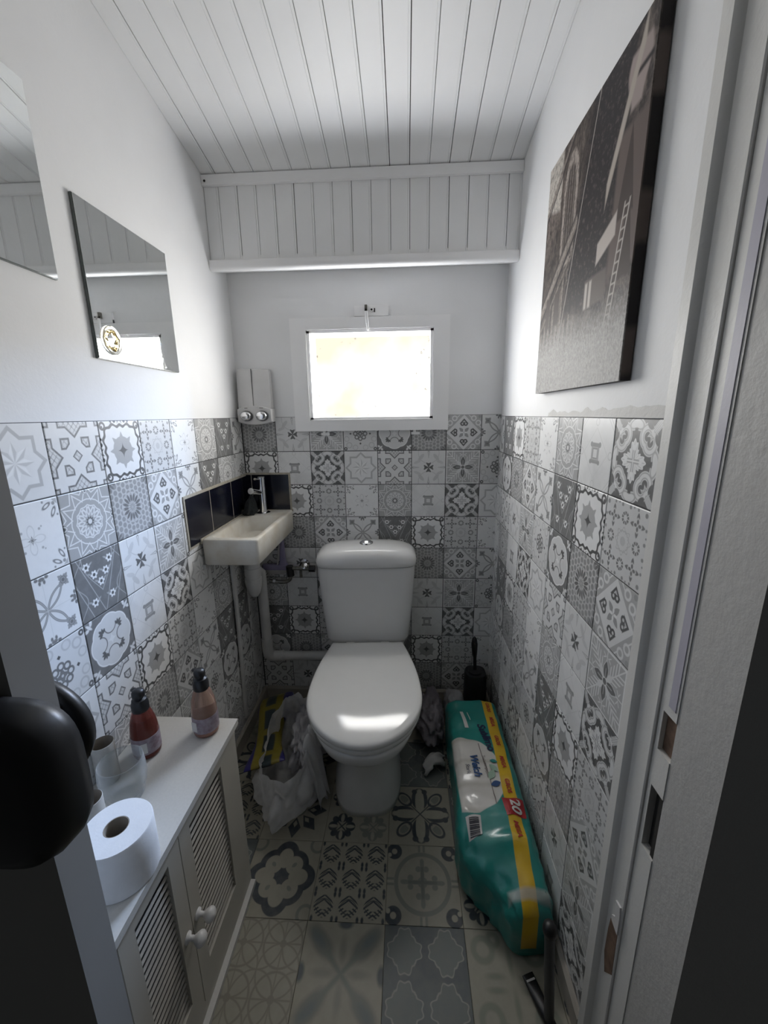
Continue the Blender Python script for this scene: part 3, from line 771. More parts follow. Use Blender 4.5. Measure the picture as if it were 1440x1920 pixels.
c = mixc(c, (0.25, 0.22, 0.18), ramp(n2 + ramp(edge, 0.6, 1.05) * 0.10, 0.74, 0.78))
setc(b, 0.03)
tr = NT.nodes.new('ShaderNodeBsdfTransparent'); tr.inputs[0].default_value = (0.99, 0.99, 0.99, 1)
ms = NT.nodes.new('ShaderNodeMixShader'); ms.inputs[0].default_value = 0.85
NT.links.new(c.s, b.inputs['Emission Color']); b.inputs['Emission Strength'].default_value = 4.0
NT.links.new(b.outputs[0], ms.inputs[1]); NT.links.new(tr.outputs[0], ms.inputs[2]); NT.links.new(ms.outputs[0], NT.nodes['Material Output'].inputs['Surface'])
bm = BM(); box(bm, WX0 + 0.004, WX1 - 0.004, 0.004, 0.008, WZ0 + 0.004, WZ1 - 0.004); done(bm, 'pane', m, win)
# painted-over latch on top of the frame
bm = BM(); box(bm, 0.487, 0.616, -0.010, -0.0005, 1.700, 1.738); box(bm, 0.487, 0.616, -0.013, -0.0005, 1.700, 1.712); lat = done(bm, 'latch_plate', M['frame'], win, True, 0.0015)
bm = BM(); box(bm, 0.527, 0.5365, -0.022, -0.01, 1.716, 1.738); cyl(bm, (0.531, -0.022, 1.72), (0.531, -0.006, 1.72), 0.004); done(bm, 'latch_catch', M['dull_metal'], lat, True)
bm = BM(); lathe(bm, [(0.0075, 0), (0.0075, 0.006), (0.004, 0.006), (0.004, 0.001)], (0.553, -0.0105, 1.722), 16, (0, -1, 0)); done(bm, 'latch_eye', M['frame'], lat, True)
bm = BM(); lathe(bm, [(0.004, 0), (0.004, 0.0025)], (0.5525, -0.0115, 1.722), 12, (0, -1, 0)); box(bm, 0.562, 0.566, -0.0135, -0.0125, 1.713, 1.727); done(bm, 'latch_hole', M['gap'], lat)
bm = BM(); cyl(bm, (0.5335, -0.024, 1.715), (0.5365, -0.021, 1.672), 0.006, 0.006, 14); cyl(bm, (0.5365, -0.021, 1.672), (0.5385, -0.019, 1.648), 0.0048, 0.003, 12); done(bm, 'latch_bolt', M['frame'], win, True)
for cx in (0.352, 0.720):
    bm = BM(); box(bm, cx - 0.016, cx + 0.018, -0.008, -0.0025, 1.255, 1.265); box(bm, cx - 0.008, cx + 0.003, -0.011, -0.0025, 1.260, 1.272)
    done(bm, 'turn_button', M['frame'], win, True, 0.0015)

# ------------------------------------------------------------------ sliding door leaf at the left with its black handle
DX, DY0, DY1 = 0.332, -1.391, -1.350
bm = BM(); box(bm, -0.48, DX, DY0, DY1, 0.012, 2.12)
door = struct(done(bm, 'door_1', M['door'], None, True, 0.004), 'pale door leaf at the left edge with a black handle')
bm = BM()
rings = []
for h, s in ((0.0, 0.82), (0.004, 0.95), (0.016, 1.0), (0.034, 0.98), (0.046, 0.9), (0.052, 0.72)):
    rings.append([Vector((0.328 + 0.070 * s * math.copysign(abs(math.cos(a)) ** 0.62, math.cos(a)), DY0 - 0.001 - h, 1.030 + 0.074 * s * math.copysign(abs(math.sin(a)) ** 0.55, math.sin(a)))) for a in [2 * math.pi * i / 40 for i in range(40)]])
loft(bm, rings)
hd = done(bm, 'handle', M['black'], door, True, angle=180)
bm = BM(); lathe(bm, [(0.030, 0.0), (0.058, 0.003), (0.062, 0.010), (0.058, 0.020), (0.04, 0.026), (0.01, 0.028)], (0.288, DY1 + 0.001, 1.014), 40, (0, 1, 0)); done(bm, 'handle_rose', M['black'], hd, True, angle=180)

# ------------------------------------------------------------------ toilet (local frame, slightly turned)
toilet = thing('toilet', 'white close-coupled toilet with closed lid against the back wall', 'toilet', (0.516, -0.022, 0.0))
toilet['local'] = 1; toilet.rotation_euler = (0, 0, R(3.2))
def outline(scale=1.0, n=26, back=-0.195, wide=-0.492, tip=-0.690, hb=0.142, hw=0.192):
    pts = []
    for i in range(n + 1):                 # right side from the back to the widest point
        u = i / n; y = back + (wide - back) * u
        pts.append((hb + (hw - hb) * math.sin(math.pi / 2 * u), y))
    for i in range(1, n):                  # rounded front half
        a = math.pi / 2 * i / n
        pts.append((hw * math.cos(a), wide + (tip - wide) * math.sin(a)))
    pts.append((0.0, tip))
    right = pts; left = [(-p[0], p[1]) for p in reversed(pts[:-1])]
    al = right + left
    cy = (back + tip) / 2
    return [Vector((p[0] * scale, cy + (p[1] - cy) * scale, 0)) for p in al]
def dome(y): return 0.004 - 0.036 * max(0.0, (-0.24 - y) / 0.44) ** 2
def lift(pts, z): return [Vector((p.x, p.y, z + dome(p.y))) for p in pts]
bm = BM()
secs = [(0.0, -0.352, 0.124, 0.212, 3.0), (0.02, -0.352, 0.123, 0.210, 3.0), (0.10, -0.350, 0.108, 0.200, 2.8), (0.18, -0.350, 0.098, 0.195, 2.7), (0.235, -0.362, 0.108, 0.215, 2.6), (0.285, -0.385, 0.140, 0.250, 2.5), (0.335, -0.410, 0.168, 0.262, 2.4), (0.375, -0.428, 0.180, 0.252, 2.35), (0.398, -0.432, 0.183, 0.248, 2.3)]
loft(bm, [[Vector((q.x, q.y, q.z + (dome(q.y) - 0.004) * max(0, (z - 0.2) / 0.2) ** 2)) for q in sel(0, cy, hx, hy, z, p, 56)] for z, cy, hx, hy, p in secs])
done(bm, 'bowl', M['porcelain'], toilet, True, angle=180)
bm = BM(); loft(bm, [sel(0, -0.115, hx, hy, z, 6, 40) for z, hx, hy in ((0.28, 0.09, 0.09), (0.36, 0.135, 0.10), (0.408, 0.150, 0.105), (0.418, 0.147, 0.102))]); done(bm, 'cistern_shelf', M['porcelain'], toilet, True)
bm = BM(); o0 = outline()
loft(bm, [lift(outline(s), z) for s, z in ((0.955, 0.399), (0.975, 0.401), (0.982, 0.408), (0.978, 0.416), (0.95, 0.419))]); done(bm, 'seat', M['lid_plastic'], toilet, True, angle=60)
bm = BM(); loft(bm, [lift(outline(s), z) for s, z in ((0.965, 0.4195), (0.99, 0.421), (1.0, 0.427), (0.997, 0.434), (0.985, 0.4385), (0.96, 0.4412), (0.90, 0.4425), (0.6, 0.4432), (0.2, 0.4434))])
done(bm, 'lid', M['lid_plastic'], toilet, True, angle=60)
for s in (-1, 1):
    bm = BM(); cyl(bm, (s * 0.07 - 0.016, -0.188, 0.428), (s * 0.07 + 0.016, -0.188, 0.428), 0.009); done(bm, 'hinge', M['lid_plastic'], toilet, True)
bm = BM()
cs = [(0.424, 0.152, 0.075), (0.430, 0.164, 0.082), (0.445, 0.171, 0.086), (0.52, 0.178, 0.0885), (0.62, 0.187, 0.090), (0.72, 0.194, 0.091), (0.752, 0.195, 0.091)]
loft(bm, [sel(0, -0.094, hx, hy, z, 5.5, 56) for z, hx, hy in cs]); cist = done(bm, 'cistern', M['porcelain'], toilet, True, angle=60)
bm = BM()
loft(bm, [sel(0, -0.096, hx, hy, z, p, 56) for z, hx, hy, p in ((0.7535, 0.193, 0.090, 5.5), (0.758, 0.199, 0.096, 5.5), (0.775, 0.201, 0.098, 5.0), (0.793, 0.197, 0.095, 4.5), (0.808, 0.183, 0.088, 4.0), (0.819, 0.160, 0.078, 3.5), (0.826, 0.125, 0.062, 3.0), (0.829, 0.06, 0.03, 2.5))])
clid = done(bm, 'cistern_lid', M['porcelain'], toilet, True, angle=60)
bm = BM(); lathe(bm, [(0.027, 0.0), (0.027, 0.007), (0.021, 0.011), (0.018, 0.011), (0.016, 0.014), (0.008, 0.017), (0.001, 0.0175)], (0.0, -0.096, 0.8265), 28); done(bm, 'flush_button', M['chrome'], clid, True, angle=60)

# ------------------------------------------------------------------ basin, tap, waste
basin = thing('wash_basin', 'small rectangular cream hand basin in the back left corner', 'basin', (0.1, -0.22, 0.852))
def rect(x0, x1, y0, y1, z, r=0.012, k=4):
    out = []
    for cx, cy, a0 in ((x1 - r, y1 - r, 0), (x0 + r, y1 - r, 90), (x0 + r, y0 + r, 180), (x1 - r, y0 + r, 270)):
        for i in range(k + 1):
            a = R(a0 + 90 * i / k); out.append(Vector((cx + r * math.cos(a), cy + r * math.sin(a), z)))
    return out
bm = BM()
X0, X1, Y0, Y1 = 0.008, 0.197, -0.440, -0.004
loft(bm, [rect(X0 + 0.006, X1 - 0.006, Y0 + 0.006, Y1, 0.852, 0.01), rect(X0 + 0.001, X1 - 0.001, Y0 + 0.001, Y1, 0.857, 0.012), rect(X0, X1, Y0, Y1, 0.935, 0.012), rect(X0 + 0.002, X1 - 0.002, Y0 + 0.002, Y1, 0.940, 0.012), rect(X0 + 0.004, X1 - 0.004, Y0 + 0.004, Y1, 0.9415, 0.01),
          rect(0.028, X1 - 0.018, Y0 + 0.028, -0.115, 0.9415, 0.018), rect(0.031, X1 - 0.021, Y0 + 0.031, -0.119, 0.938, 0.018), rect(0.040, X1 - 0.032, Y0 + 0.05, -0.135, 0.885, 0.022), rect(0.060, X1 - 0.055, Y0 + 0.09, -0.17, 0.876, 0.025)])
bowl = done(bm, 'bowl', M['basin'], basin, True, angle=50)
bm = BM(); lathe(bm, [(0.022, 0), (0.022, 0.002), (0.015, 0.003), (0.004, 0.002)], (0.10, -0.27, 0.8765), 20); done(bm, 'drain', M['chrome'], basin, True)
bm = BM(); box(bm, 0.0065, 0.0105, -0.44, -0.004, 0.928, 0.9445); box(bm, 0.0, 0.198, -0.0055, -0.0035, 0.935, 0.944); done(bm, 'sealant_bead', M['sealant'], basin, True, 0.001)
bm = BM(); box(bm, 0.0, 0.012, -0.435, -0.004, 0.838, 0.852); done(bm, 'bracket', M['pvc'], basin)
tap = thing('basin_tap', 'chrome pillar tap with a side lever on the basin', 'tap', (0.088, -0.058, 0.9415))
bm = BM(); lathe(bm, [(0.027, 0), (0.027, 0.003), (0.02, 0.006)], (0.088, -0.058, 0.9415), 28); done(bm, 'base', M['chrome'], tap, True)
bm = BM(); lathe(bm, [(0.0165, 0.003), (0.0150, 0.02), (0.0145, 0.145), (0.0145, 0.150), (0.012, 0.152)], (0.088, -0.058, 0.9415), 28); done(bm, 'column', M['chrome'], tap, True, angle=50)
bm = BM(); tube(bm, [(0.084, -0.066, 1.030), (0.076, -0.092, 1.036), (0.068, -0.128, 1.046)], [0.010, 0.0115, 0.0125], 20); done(bm, 'spout', M['chrome'], tap, True, angle=50)
bm = BM(); lathe(bm, [(0.0125, 0), (0.0125, 0.002), (0.011, 0.003)], (0.068, -0.1275, 1.046), 20, (-0.2, -0.95, 0.25)); done(bm, 'aerator', M['white_plastic'], tap, True)
bm = BM(); tube(bm, [(0.086, -0.066, 1.086), (0.078, -0.10, 1.089)], [0.0035, 0.003], 10); lathe(bm, [(0.0055, 0), (0.0055, 0.003)], (0.078, -0.098, 1.089), 14, (-0.2, -1, 0.1)); done(bm, 'lever', M['chrome'], tap, True)
def lump(bm, c, rx, ry, rz, amp, freq, seed, sub=4, flat=None, ridged=False):
    r = bmesh.ops.create_icosphere(bm, subdivisions=sub, radius=1.0)
    for vt in r['verts']:
        p = vt.co.normalized(); q = p * freq + Vector((seed, seed * 1.7, seed * 0.3))
        nn = noise.turbulence(q, 3, True) if ridged else noise.fractal(q, 0.9, 2.1, 4)
        k = 1 + amp * (nn - (0.7 if ridged else 0))
        vt.co = Vector((c[0] + p.x * rx * k, c[1] + p.y * ry * k, c[2] + p.z * rz * k))
        if flat is not None and vt.co.z < flat: vt.co.z = flat + 0.0005 * abs(noise.noise(q * 3))
    return bm
bm = BM(); lump(bm, (0.040, -0.088, 0.966), 0.026, 0.042, 0.038, 0.35, 1.6, 4.0, 4, 0.942)
for vt in bm.verts:
    h = (vt.co.z - 0.942) / 0.07
    if h > 0.2: vt.co.x += (0.055 - vt.co.x) * 0.75 * min(1, h); vt.co.y += (-0.075 - vt.co.y) * 0.6 * min(1, h); vt.co.z += 0.022 * h
tag(done(bm, 'cleaning_cloth', M['cloth'], None, True, angle=180), 'dark crumpled cloth heaped beside the basin tap', 'cloth')
waste = thing('waste_pipe', 'white plastic bottle trap and drain pipe running under the basin', 'pipe', (0.055, -0.15, 0.25))
tx, ty = 0.054, -0.150
bm = BM(); lathe(bm, [(0.024, 0.8515), (0.024, 0.80), (0.030, 0.80), (0.031, 0.765), (0.031, 0.735)], (tx, ty, 0), 28); done(bm, 'tailpiece', M['pvc'], waste, True, angle=40)
bm = BM(); lathe(bm, [(0.031, 0.735), (0.033, 0.734), (0.033, 0.700), (0.031, 0.699), (0.031, 0.690), (0.034, 0.688), (0.034, 0.672), (0.031, 0.650), (0.024, 0.622), (0.012, 0.606), (0.002, 0.603)], (tx, ty, 0), 28); done(bm, 'bottle_trap', M['pvc'], waste, True, angle=40)
bm = BM(); tube(bm, [(tx, ty + 0.02, 0.70), (0.060, -0.105, 0.70), (0.062, -0.085, 0.685), (0.062, -0.082, 0.64), (0.062, -0.080, 0.35)], 0.021, 20); done(bm, 'drop_pipe', M['pvc'], waste, True)
bm = BM(); tube(bm, smoothpath([(0.062, -0.080, 0.37), (0.062, -0.080, 0.315), (0.066, -0.076, 0.288), (0.085, -0.068, 0.274), (0.130, -0.062, 0.272)], 6), 0.0245, 20); done(bm, 'elbow', M['pvc'], waste, True, angle=60)
bm = BM(); tube(bm, [(0.115, -0.062, 0.272), (0.30, -0.060, 0.275), (0.372, -0.058, 0.276)], 0.0205, 20); done(bm, 'cross_pipe', M['pvc'], waste, True)
bm = BM(); tube(bm, [(0.118, -0.0625, 0.272), (0.124, -0.0625, 0.272)], 0.0265, 20); done(bm, 'collar', M['pvc'], waste, True)
# loose strip hanging down the left wall below the basin
bm = BM(); pts = [(0.012, -0.243, 0.852), (0.014, -0.243, 0.60), (0.011, -0.244, 0.35), (0.006, -0.246, 0.10)]
loft(bm, [rect(p[0] - 0.005, p[0] + 0.005, p[1] - 0.011, p[1] + 0.011, p[2], 0.002, 2) for p in pts]); tag(done(bm, 'wall_strip', M['pvc'], None, True), 'narrow white vertical strip on the left wall below the basin', 'strip')
# shut-off valve with flexible hose
valve = thing('shutoff_valve', 'tarnished angle valve with hose on the tiles left of the cistern', 'valve', (0.235, 0, 0.69))
bm = BM(); cyl(bm, (0.235, -0.003, 0.694), (0.235, -0.05, 0.694), 0.010); cyl(bm, (0.19, -0.045, 0.690), (0.285, -0.045, 0.688), 0.0085); cyl(bm, (0.225, -0.045, 0.688), (0.224, -0.046, 0.648), 0.006); done(bm, 'body', M['dull_metal'], valve, True)
bm = BM(); lathe(bm, [(0.022, 0), (0.022, 0.004), (0.012, 0.006)], (0.235, -0.003, 0.694), 20, (0, -1, 0)); done(bm, 'rosette', M['chrome'], valve, True)
bm = BM(); lathe(bm, [(0.004, 0.0), (0.005, 0.016), (0.0145, 0.018), (0.0145, 0.026), (0.012, 0.028)], (0.247, -0.050, 0.694), 18, (0, -0.75, 0.66)); done(bm, 'knob', M['chrome'], valve, True)
bm = BM(); cyl(bm, (0.262, -0.045, 0.6885), (0.288, -0.045, 0.688), 0.0155, None, 8); done(bm, 'nut', M['black'], valve, True)
bm = BM(); cyl(bm, (0.176, -0.045, 0.700), (0.179, -0.045, 0.655), 0.0165, None, 8); done(bm, 'connector', M['black'], valve, True)
bm = BM(); tube(bm, smoothpath([(0.178, -0.045, 0.66), (0.174, -0.046, 0.638), (0.150, -0.048, 0.627), (0.115, -0.05, 0.630), (0.085, -0.052, 0.634)], 6), 0.008, 12); done(bm, 'hose', M['dull_metal'], valve, True)
bm = BM(); cyl(bm, (0.112, -0.05, 0.630), (0.100, -0.051, 0.632), 0.0115, None, 6); done(bm, 'hose_nut', M['chrome'], valve)
# lilac squeegee hanging under the basin
sq_ = thing('squeegee', 'lilac handled squeegee hanging on the tiles under the basin', 'squeegee', (0.12, -0.02, 0.68))
bm = BM(); loft(bm, [rect(0.143 - a, 0.143 + a, -0.034, -0.014, z, 0.004, 2) for z, a in ((0.83, 0.008), (0.76, 0.010), (0.715, 0.013), (0.695, 0.019))]); done(bm, 'handle', M['purple'], sq_, True)
bm = BM(); tube(bm, [(0.134, -0.03, 0.80), (0.118, -0.03, 0.695)], 0.004, 8); done(bm, 'brace', M['rubber'], sq_, True)
bm = BM(); loft(bm, [rect(0.052, 0.165, -0.040, -0.016, z, 0.006, 3) for z in (0.678, 0.700)]); done(bm, 'head', M['purple'], sq_, True, 0.002)
bm = BM(); prism(bm, [(0.056, 0.677), (0.160, 0.677), (0.160, 0.665), (0.146, 0.656), (0.090, 0.656), (0.066, 0.664)], 1, -0.034, -0.024); done(bm, 'blade', M['rubber'], sq_, True, 0.001)

# ------------------------------------------------------------------ soap dispenser
disp = thing('soap_dispenser', 'white double soap dispenser with two chrome buttons on the wall', 'soap dispenser', (0.078, 0, 1.31))
bm = BM()
def dring(z, hx, d, bow=0.012):
    out = []
    for i in range(13):
        t = -1 + 2 * i / 12; out.append(Vector((0.080 + hx * t, -d - bow * (1 - t * t), z)))
    return out + [Vector((0.080 + hx, -0.003, z)), Vector((0.080 - hx, -0.003, z))]
loft(bm, [dring(1.366, 0.066, 0.038), dring(1.40, 0.066, 0.038), dring(1.50, 0.064, 0.034), dring(1.512, 0.063, 0.030), dring(1.516, 0.060, 0.022, 0.006)])
done(bm, 'reservoir', M['white_plastic'], disp, True, angle=40)
bm = BM(); box(bm, 0.0793, 0.0807, -0.0512, -0.045, 1.368, 1.514); done(bm, 'divider', M['marks'], disp)
bm = BM()
def fring(hx, hz, y, zc=1.338, bow=0.012):
    out = []
    for i in range(17):
        t = -1 + 2 * i / 16; out.append(Vector((0.080 + hx * t, y - 0.006 * (1 - t * t), zc - hz - bow * (1 - t * t))))
    for i in range(17):
        t = 1 - 2 * i / 16; out.append(Vector((0.080 + hx * t, y - 0.006 * (1 - t * t), zc + hz + bow * (1 - t * t))))
    return out
loft(bm, [fring(0.069, 0.024, -0.003), fring(0.070, 0.025, -0.045), fring(0.067, 0.0225, -0.050)]); done(bm, 'front_panel', M['white_plastic'], disp, True, angle=50)
for cx in (0.050, 0.113):
    bm = BM()
    rr = lambda s, y: [Vector((cx + 0.0225 * s * math.cos(a) * (1 if math.cos(a) < 0 else 1.12), y, 1.336 + 0.0205 * s * math.sin(a))) for a in [2 * math.pi * i / 24 for i in range(24)]]
    loft(bm, [rr(1.0, -0.053), rr(1.0, -0.060)]); btn = done(bm, 'button', M['marks'], disp, True)
    bm = BM(); loft(bm, [rr(0.93, -0.060), rr(0.90, -0.067), rr(0.72, -0.072), rr(0.4, -0.0735)])
    for vt in bm.verts: vt.co.x -= 0.002
    done(bm, 'button_cap', M['chrome'], btn, True)
    bm = BM(); box(bm, cx - 0.006 - (0.003 if cx > 0.1 else 0), cx + 0.006, -0.0562, -0.0555, 1.3655, 1.3675); done(bm, 'caption', M['marks'], disp)

# ------------------------------------------------------------------ mirrors
m, b = new_mat('mirror_glass', 0.03)
(x, y, z), v = coords()
n = nz(v, 60.0, 5.0, 0.7); lowz = ramp(1.66 - z, 0.0, 0.22)
setc(b, mixc((0.86, 0.875, 0.87), (0.80, 0.82, 0.81), n)); b.inputs['Metallic'].default_value = 1.0
sm = ramp(n + lowz * 0.06 + nz(v, 9.0, 3.0) * 0.25, 0.74, 1.0)
NT.links.new((0.02 + sm * 0.16).s, b.inputs['Roughness'])
M['mirror'] = m
M['mirror_edge'] = plain('mirror_edge', (0.16, 0.18, 0.17), 0.2)
def mirror(y0, y1, z0, z1, label, out0=0.006, out1=0.006):
    t = thing('wall_mirror', label, 'mirror', (0.0, (y0 + y1) / 2, z0), 'square frameless mirrors on the left wall')
    bm = BM(); box(bm, 0.001, 0.0062, y0, y1, z0, z1); done(bm, 'backing', M['mirror_edge'], t)
    bm = BM(); box(bm, 0.0063, 0.0085, y0 + 0.0012, y1 - 0.0012, z0 + 0.0012, z1 - 0.0012); done(bm, 'glass', M['mirror'], t)
    return t
mirror(-0.770, -0.443, 1.464, 1.782, 'square frameless mirror, complete and reflecting the window')
mirror(-1.176, -0.846, 1.597, 1.917, 'square frameless mirror higher up, cut off by the left edge')
M['amber'] = plain('amber_clear_plastic', (0.80, 0.62, 0.30), 0.15, 0.1, 90.0, Transmission_Weight=0.6, IOR=1.2)
M['milky'] = plain('milky_clear_plastic', (0.85, 0.84, 0.78), 0.2, 0.05, 90.0, Transmission_Weight=0.7, IOR=1.15)
cup = thing('suction_cup', 'round amber and clear suction cup stuck to the lower mirror corner', 'suction cup', (0.009, -0.722, 1.505))
bm = BM(); lathe(bm, [(0.024, 0), (0.029, 0.0008), (0.0315, 0.003), (0.029, 0.0045), (0.024, 0.004)], (0.0087, -0.722, 1.508), 36, (1, 0, 0), False, False); done(bm, 'rim', M['milky'], cup, True)
bm = BM()
rg = []
for h, ro in ((0.0005, 0.0), (0.004, 0.001), (0.006, 0.003)):
    rg.append([Vector((0.0087 + h, -0.722 + (0.0225 - ro + 0.002 * math.sin(7 * a)) * math.cos(a), 1.508 + (0.0235 - ro + 0.002 * math.cos(5 * a)) * math.sin(a))) for a in [2 * math.pi * i / 40 for i in range(40)]])
rg.append([Vector((0.0105, -0.722 + (0.013 + 0.003 * math.sin(5 * a)) * math.cos(a), 1.508 + (0.015 + 0.002 * math.cos(9 * a)) * math.sin(a))) for a in [2 * math.pi * i / 40 for i in range(40)]])
loft(bm, rg, False, False); done(bm, 'cup', M['amber'], cup, True)

# ------------------------------------------------------------------ canvas print on the right wall (generic old street front)
CY0, CY1, CZ0, CZ1, CX = -0.944, -0.492, 1.385, 1.912, W - 0.021
m, b = new_mat('sepia_canvas_print', 0.58); b.inputs['Specular IOR Level'].default_value = 0.3
(x, y, z), v = coords()
u_ = (y - CY1) * (-1.0 / (CY1 - CY0)); v_ = (z - CZ0) * (1.0 / (CZ1 - CZ0))
mp = NT.nodes.new('ShaderNodeMapping'); mp.inputs['Scale'].default_value = (1, 1.6, 1); NT.links.new(v, mp.inputs['Vector'])
n1 = nz(v, 9.0, 5.0, 0.6); n2 = nz(mp.outputs[0], 160.0, 5.0, 0.7)
n3 = nz(mp.outputs[0], 38.0, 6.0, 0.65)
P_ = Paint(mixc(mixc((0.055, 0.043, 0.038), (0.185, 0.15, 0.132), ramp(n1, 0.3, 0.65)), (0.02, 0.016, 0.015), ramp(n3, 0.46, 0.60) * 0.85))
def band(px, py, ang, half): return ab((u_ - px) * math.sin(ang) - (v_ - py) * math.cos(ang)) - half
brown, dk, pale = (0.075, 0.058, 0.05), (0.022, 0.018, 0.02), (0.48, 0.44, 0.40)
P_.put(mx(u_ - 0.20, 0.82 - v_ - u_ * 0.25), (0.50, 0.46, 0.41), 0.02)                       # pale sky in the far top corner
for k in range(7): P_.put(mx(ab(u_ - 0.22 - 0.05 * k) - 0.006, 0.55 - v_), brown, 0.008)      # pilasters
arch = mn(mx(ab(u_ - 0.33) - 0.075, ab(v_ - 0.66) - 0.13), ln(u_ - 0.33, (v_ - 0.79) * 0.6) - 0.075)
P_.put(arch, (0.085, 0.068, 0.06), 0.01); P_.put(ring(arch, 0.014), (0.36, 0.31, 0.275), 0.01); P_.put(mx(ring(mth('FLOORED_MODULO', u_, 0.03) - 0.015, 0.003), arch), (0.25, 0.22, 0.2), 0.006)
for vv, hh, cc in ((0.37, 0.030, (0.24, 0.205, 0.18)), (0.335, 0.010, dk), (0.405, 0.006, dk), (0.375, 0.006, (0.36, 0.32, 0.285)), (0.29, 0.008, (0.22, 0.19, 0.165)), (0.80, 0.012, (0.26, 0.22, 0.195)), (0.775, 0.007, dk)):
    P_.put(mx(ab(v_ - vv - 0.62 * u_) - hh, u_ - 0.46), cc, 0.012)
n4 = nz(v, 95.0, 6.0, 0.7)
st_ = mth('FLOORED_MODULO', u_ + (n4 - 0.5) * 0.02, 0.058) - 0.029
P_.put(mx(ring(st_, 0.011), v_ - 0.26 - 0.62 * u_, u_ - 0.5), (0.26, 0.225, 0.195), 0.012)
P_.put(mx(ring(st_ - 0.02, 0.004), v_ - 0.26 - 0.62 * u_, u_ - 0.5), dk, 0.008)
P_.over(ramp(n4, 0.47, 0.60) * 0.55, (0.03, 0.024, 0.022))
for k in range(4): P_.put(mx(ab(u_ - 0.12 - 0.13 * k) - 0.03, ab(v_ - 0.36) - 0.07), (0.07, 0.056, 0.05), 0.012)
smoke = mx(ab(u_ - 0.60 - 0.22 * (v_ - 0.5) + (n1 - 0.5) * 0.25) - 0.19, 0.30 - v_ + (n1 - 0.5) * 0.3) + (n3 - 0.5) * 0.2 + (n4 - 0.5) * 0.15
P_.put(smoke, dk, 0.03); P_.over(mask(smoke, 0.03) * ramp(n4, 0.53, 0.64) * 0.7, (0.12, 0.098, 0.088))                                                                         # dark shaded front
P_.put(mx(ab(u_ - 0.91) - 0.10, ab(v_ - 0.55) - 0.20), (0.13, 0.10, 0.09), 0.02)
for uu, vv in ((0.90, 0.60), (0.93, 0.42)): P_.put(mx(ab(u_ - uu) * 3.2 + (v_ - vv) * 0.8 - 0.12, vv - 0.1 - v_), (0.06, 0.045, 0.04), 0.012)
P_.put(mx(ab(u_ - 0.905) - 0.055 - 0.02 * sin(v_ * 30.0), ab(v_ - 0.86) - 0.075), (0.34, 0.28, 0.26), 0.015)
P_.put(mx(ab(u_ - 0.93) - 0.06, ab(v_ - 0.87 - 0.0) - 0.008), dk, 0.01)
P_.put(mx(band(0.80, 0.74, 1.05, 0.018), ab(u_ - 0.83) - 0.10), (0.42, 0.37, 0.32), 0.012)
P_.put(mx(ab(u_ - 0.77) - 0.075, ab(v_ - 0.475 - 0.35 * (u_ - 0.77)) - 0.035), (0.50, 0.45, 0.41), 0.01)
P_.put(mx(ab(u_ - 0.70) - 0.10, ab(v_ - 0.335) - 0.05), (0.12, 0.10, 0.09), 0.012)
P_.put(mx(ab(ab(u_ - 0.64) - 0.02) - 0.012, ab(v_ - 0.33) - 0.045), pale, 0.01)
for off in (0.0, 0.035): P_.put(mx(ring(u_ - 0.86 - off - 0.22 * (v_ - 0.35), 0.004), ab(v_ - 0.32) - 0.22), pale, 0.006)
P_.put(mx(ring(mth('FLOORED_MODULO', v_, 0.03) - 0.015, 0.0025), ab(u_ - 0.878 - 0.22 * (v_ - 0.35)) - 0.017, ab(v_ - 0.32) - 0.22), pale, 0.005)
P_.put(mx(ring(u_ - 0.28 - 0.35 * (v_ - 0.1), 0.003), 0.86 - v_ - 0.78), pale, 0.006)
g_ = ramp(0.235 - v_ + (n2 - 0.5) * 0.18 + (n1 - 0.5) * 0.1, -0.06, 0.06)
P_.over(g_, mixc((0.15, 0.145, 0.14), (0.42, 0.405, 0.39), ramp(n2, 0.35, 0.7)))                 # pale speckled ground
side = mask(CX + 0.002 - x, 0.002)
P_.over(side, mixc((0.02, 0.017, 0.017), (0.11, 0.085, 0.075), ramp(sin(v_ * 17.0) + (n1 - 0.5), 0.2, 0.6)))
setc(b, P_.c); bump(b, n2, 0.15, 0.0006); M['canvas'] = m
canvas = thing('canvas_picture', 'tall sepia canvas picture of an old building on the right wall', 'picture', (W, (CY0 + CY1) / 2, CZ0))
bm = BM(); box(bm, CX, W - 0.002, CY0, CY1, CZ0, CZ1); done(bm, 'canvas', m, canvas, True, 0.0015)
for a in ((CY0 + 0.004, CY1 - 0.004, CZ0 + 0.004, CZ0 + 0.03), (CY0 + 0.004, CY1 - 0.004, CZ1 - 0.03, CZ1 - 0.004)):
    bm = BM(); box(bm, W - 0.0019, W - 0.0005, a[0], a[1], a[2], a[3]); done(bm, 'stretcher_bar', M['wood'], canvas)

# ------------------------------------------------------------------ louvred cabinet
CZ, CXF, CYB, CYF = 0.560, 0.226, -0.795, -1.300
cab = thing('louvred_cabinet', 'low white cabinet with louvred doors along the left wall', 'cabinet', (0.11, -1.05, 0.0))
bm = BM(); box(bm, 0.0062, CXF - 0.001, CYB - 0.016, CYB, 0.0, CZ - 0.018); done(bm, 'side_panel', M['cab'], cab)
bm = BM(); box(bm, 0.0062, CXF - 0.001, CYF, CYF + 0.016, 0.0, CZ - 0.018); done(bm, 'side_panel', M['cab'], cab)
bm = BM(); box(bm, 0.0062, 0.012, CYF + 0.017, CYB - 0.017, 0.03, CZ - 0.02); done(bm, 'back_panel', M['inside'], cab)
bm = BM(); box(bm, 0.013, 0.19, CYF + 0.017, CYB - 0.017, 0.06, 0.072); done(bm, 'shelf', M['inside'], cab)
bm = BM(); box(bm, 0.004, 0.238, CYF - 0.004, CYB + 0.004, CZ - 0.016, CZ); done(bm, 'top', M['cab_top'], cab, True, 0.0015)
bm = BM()
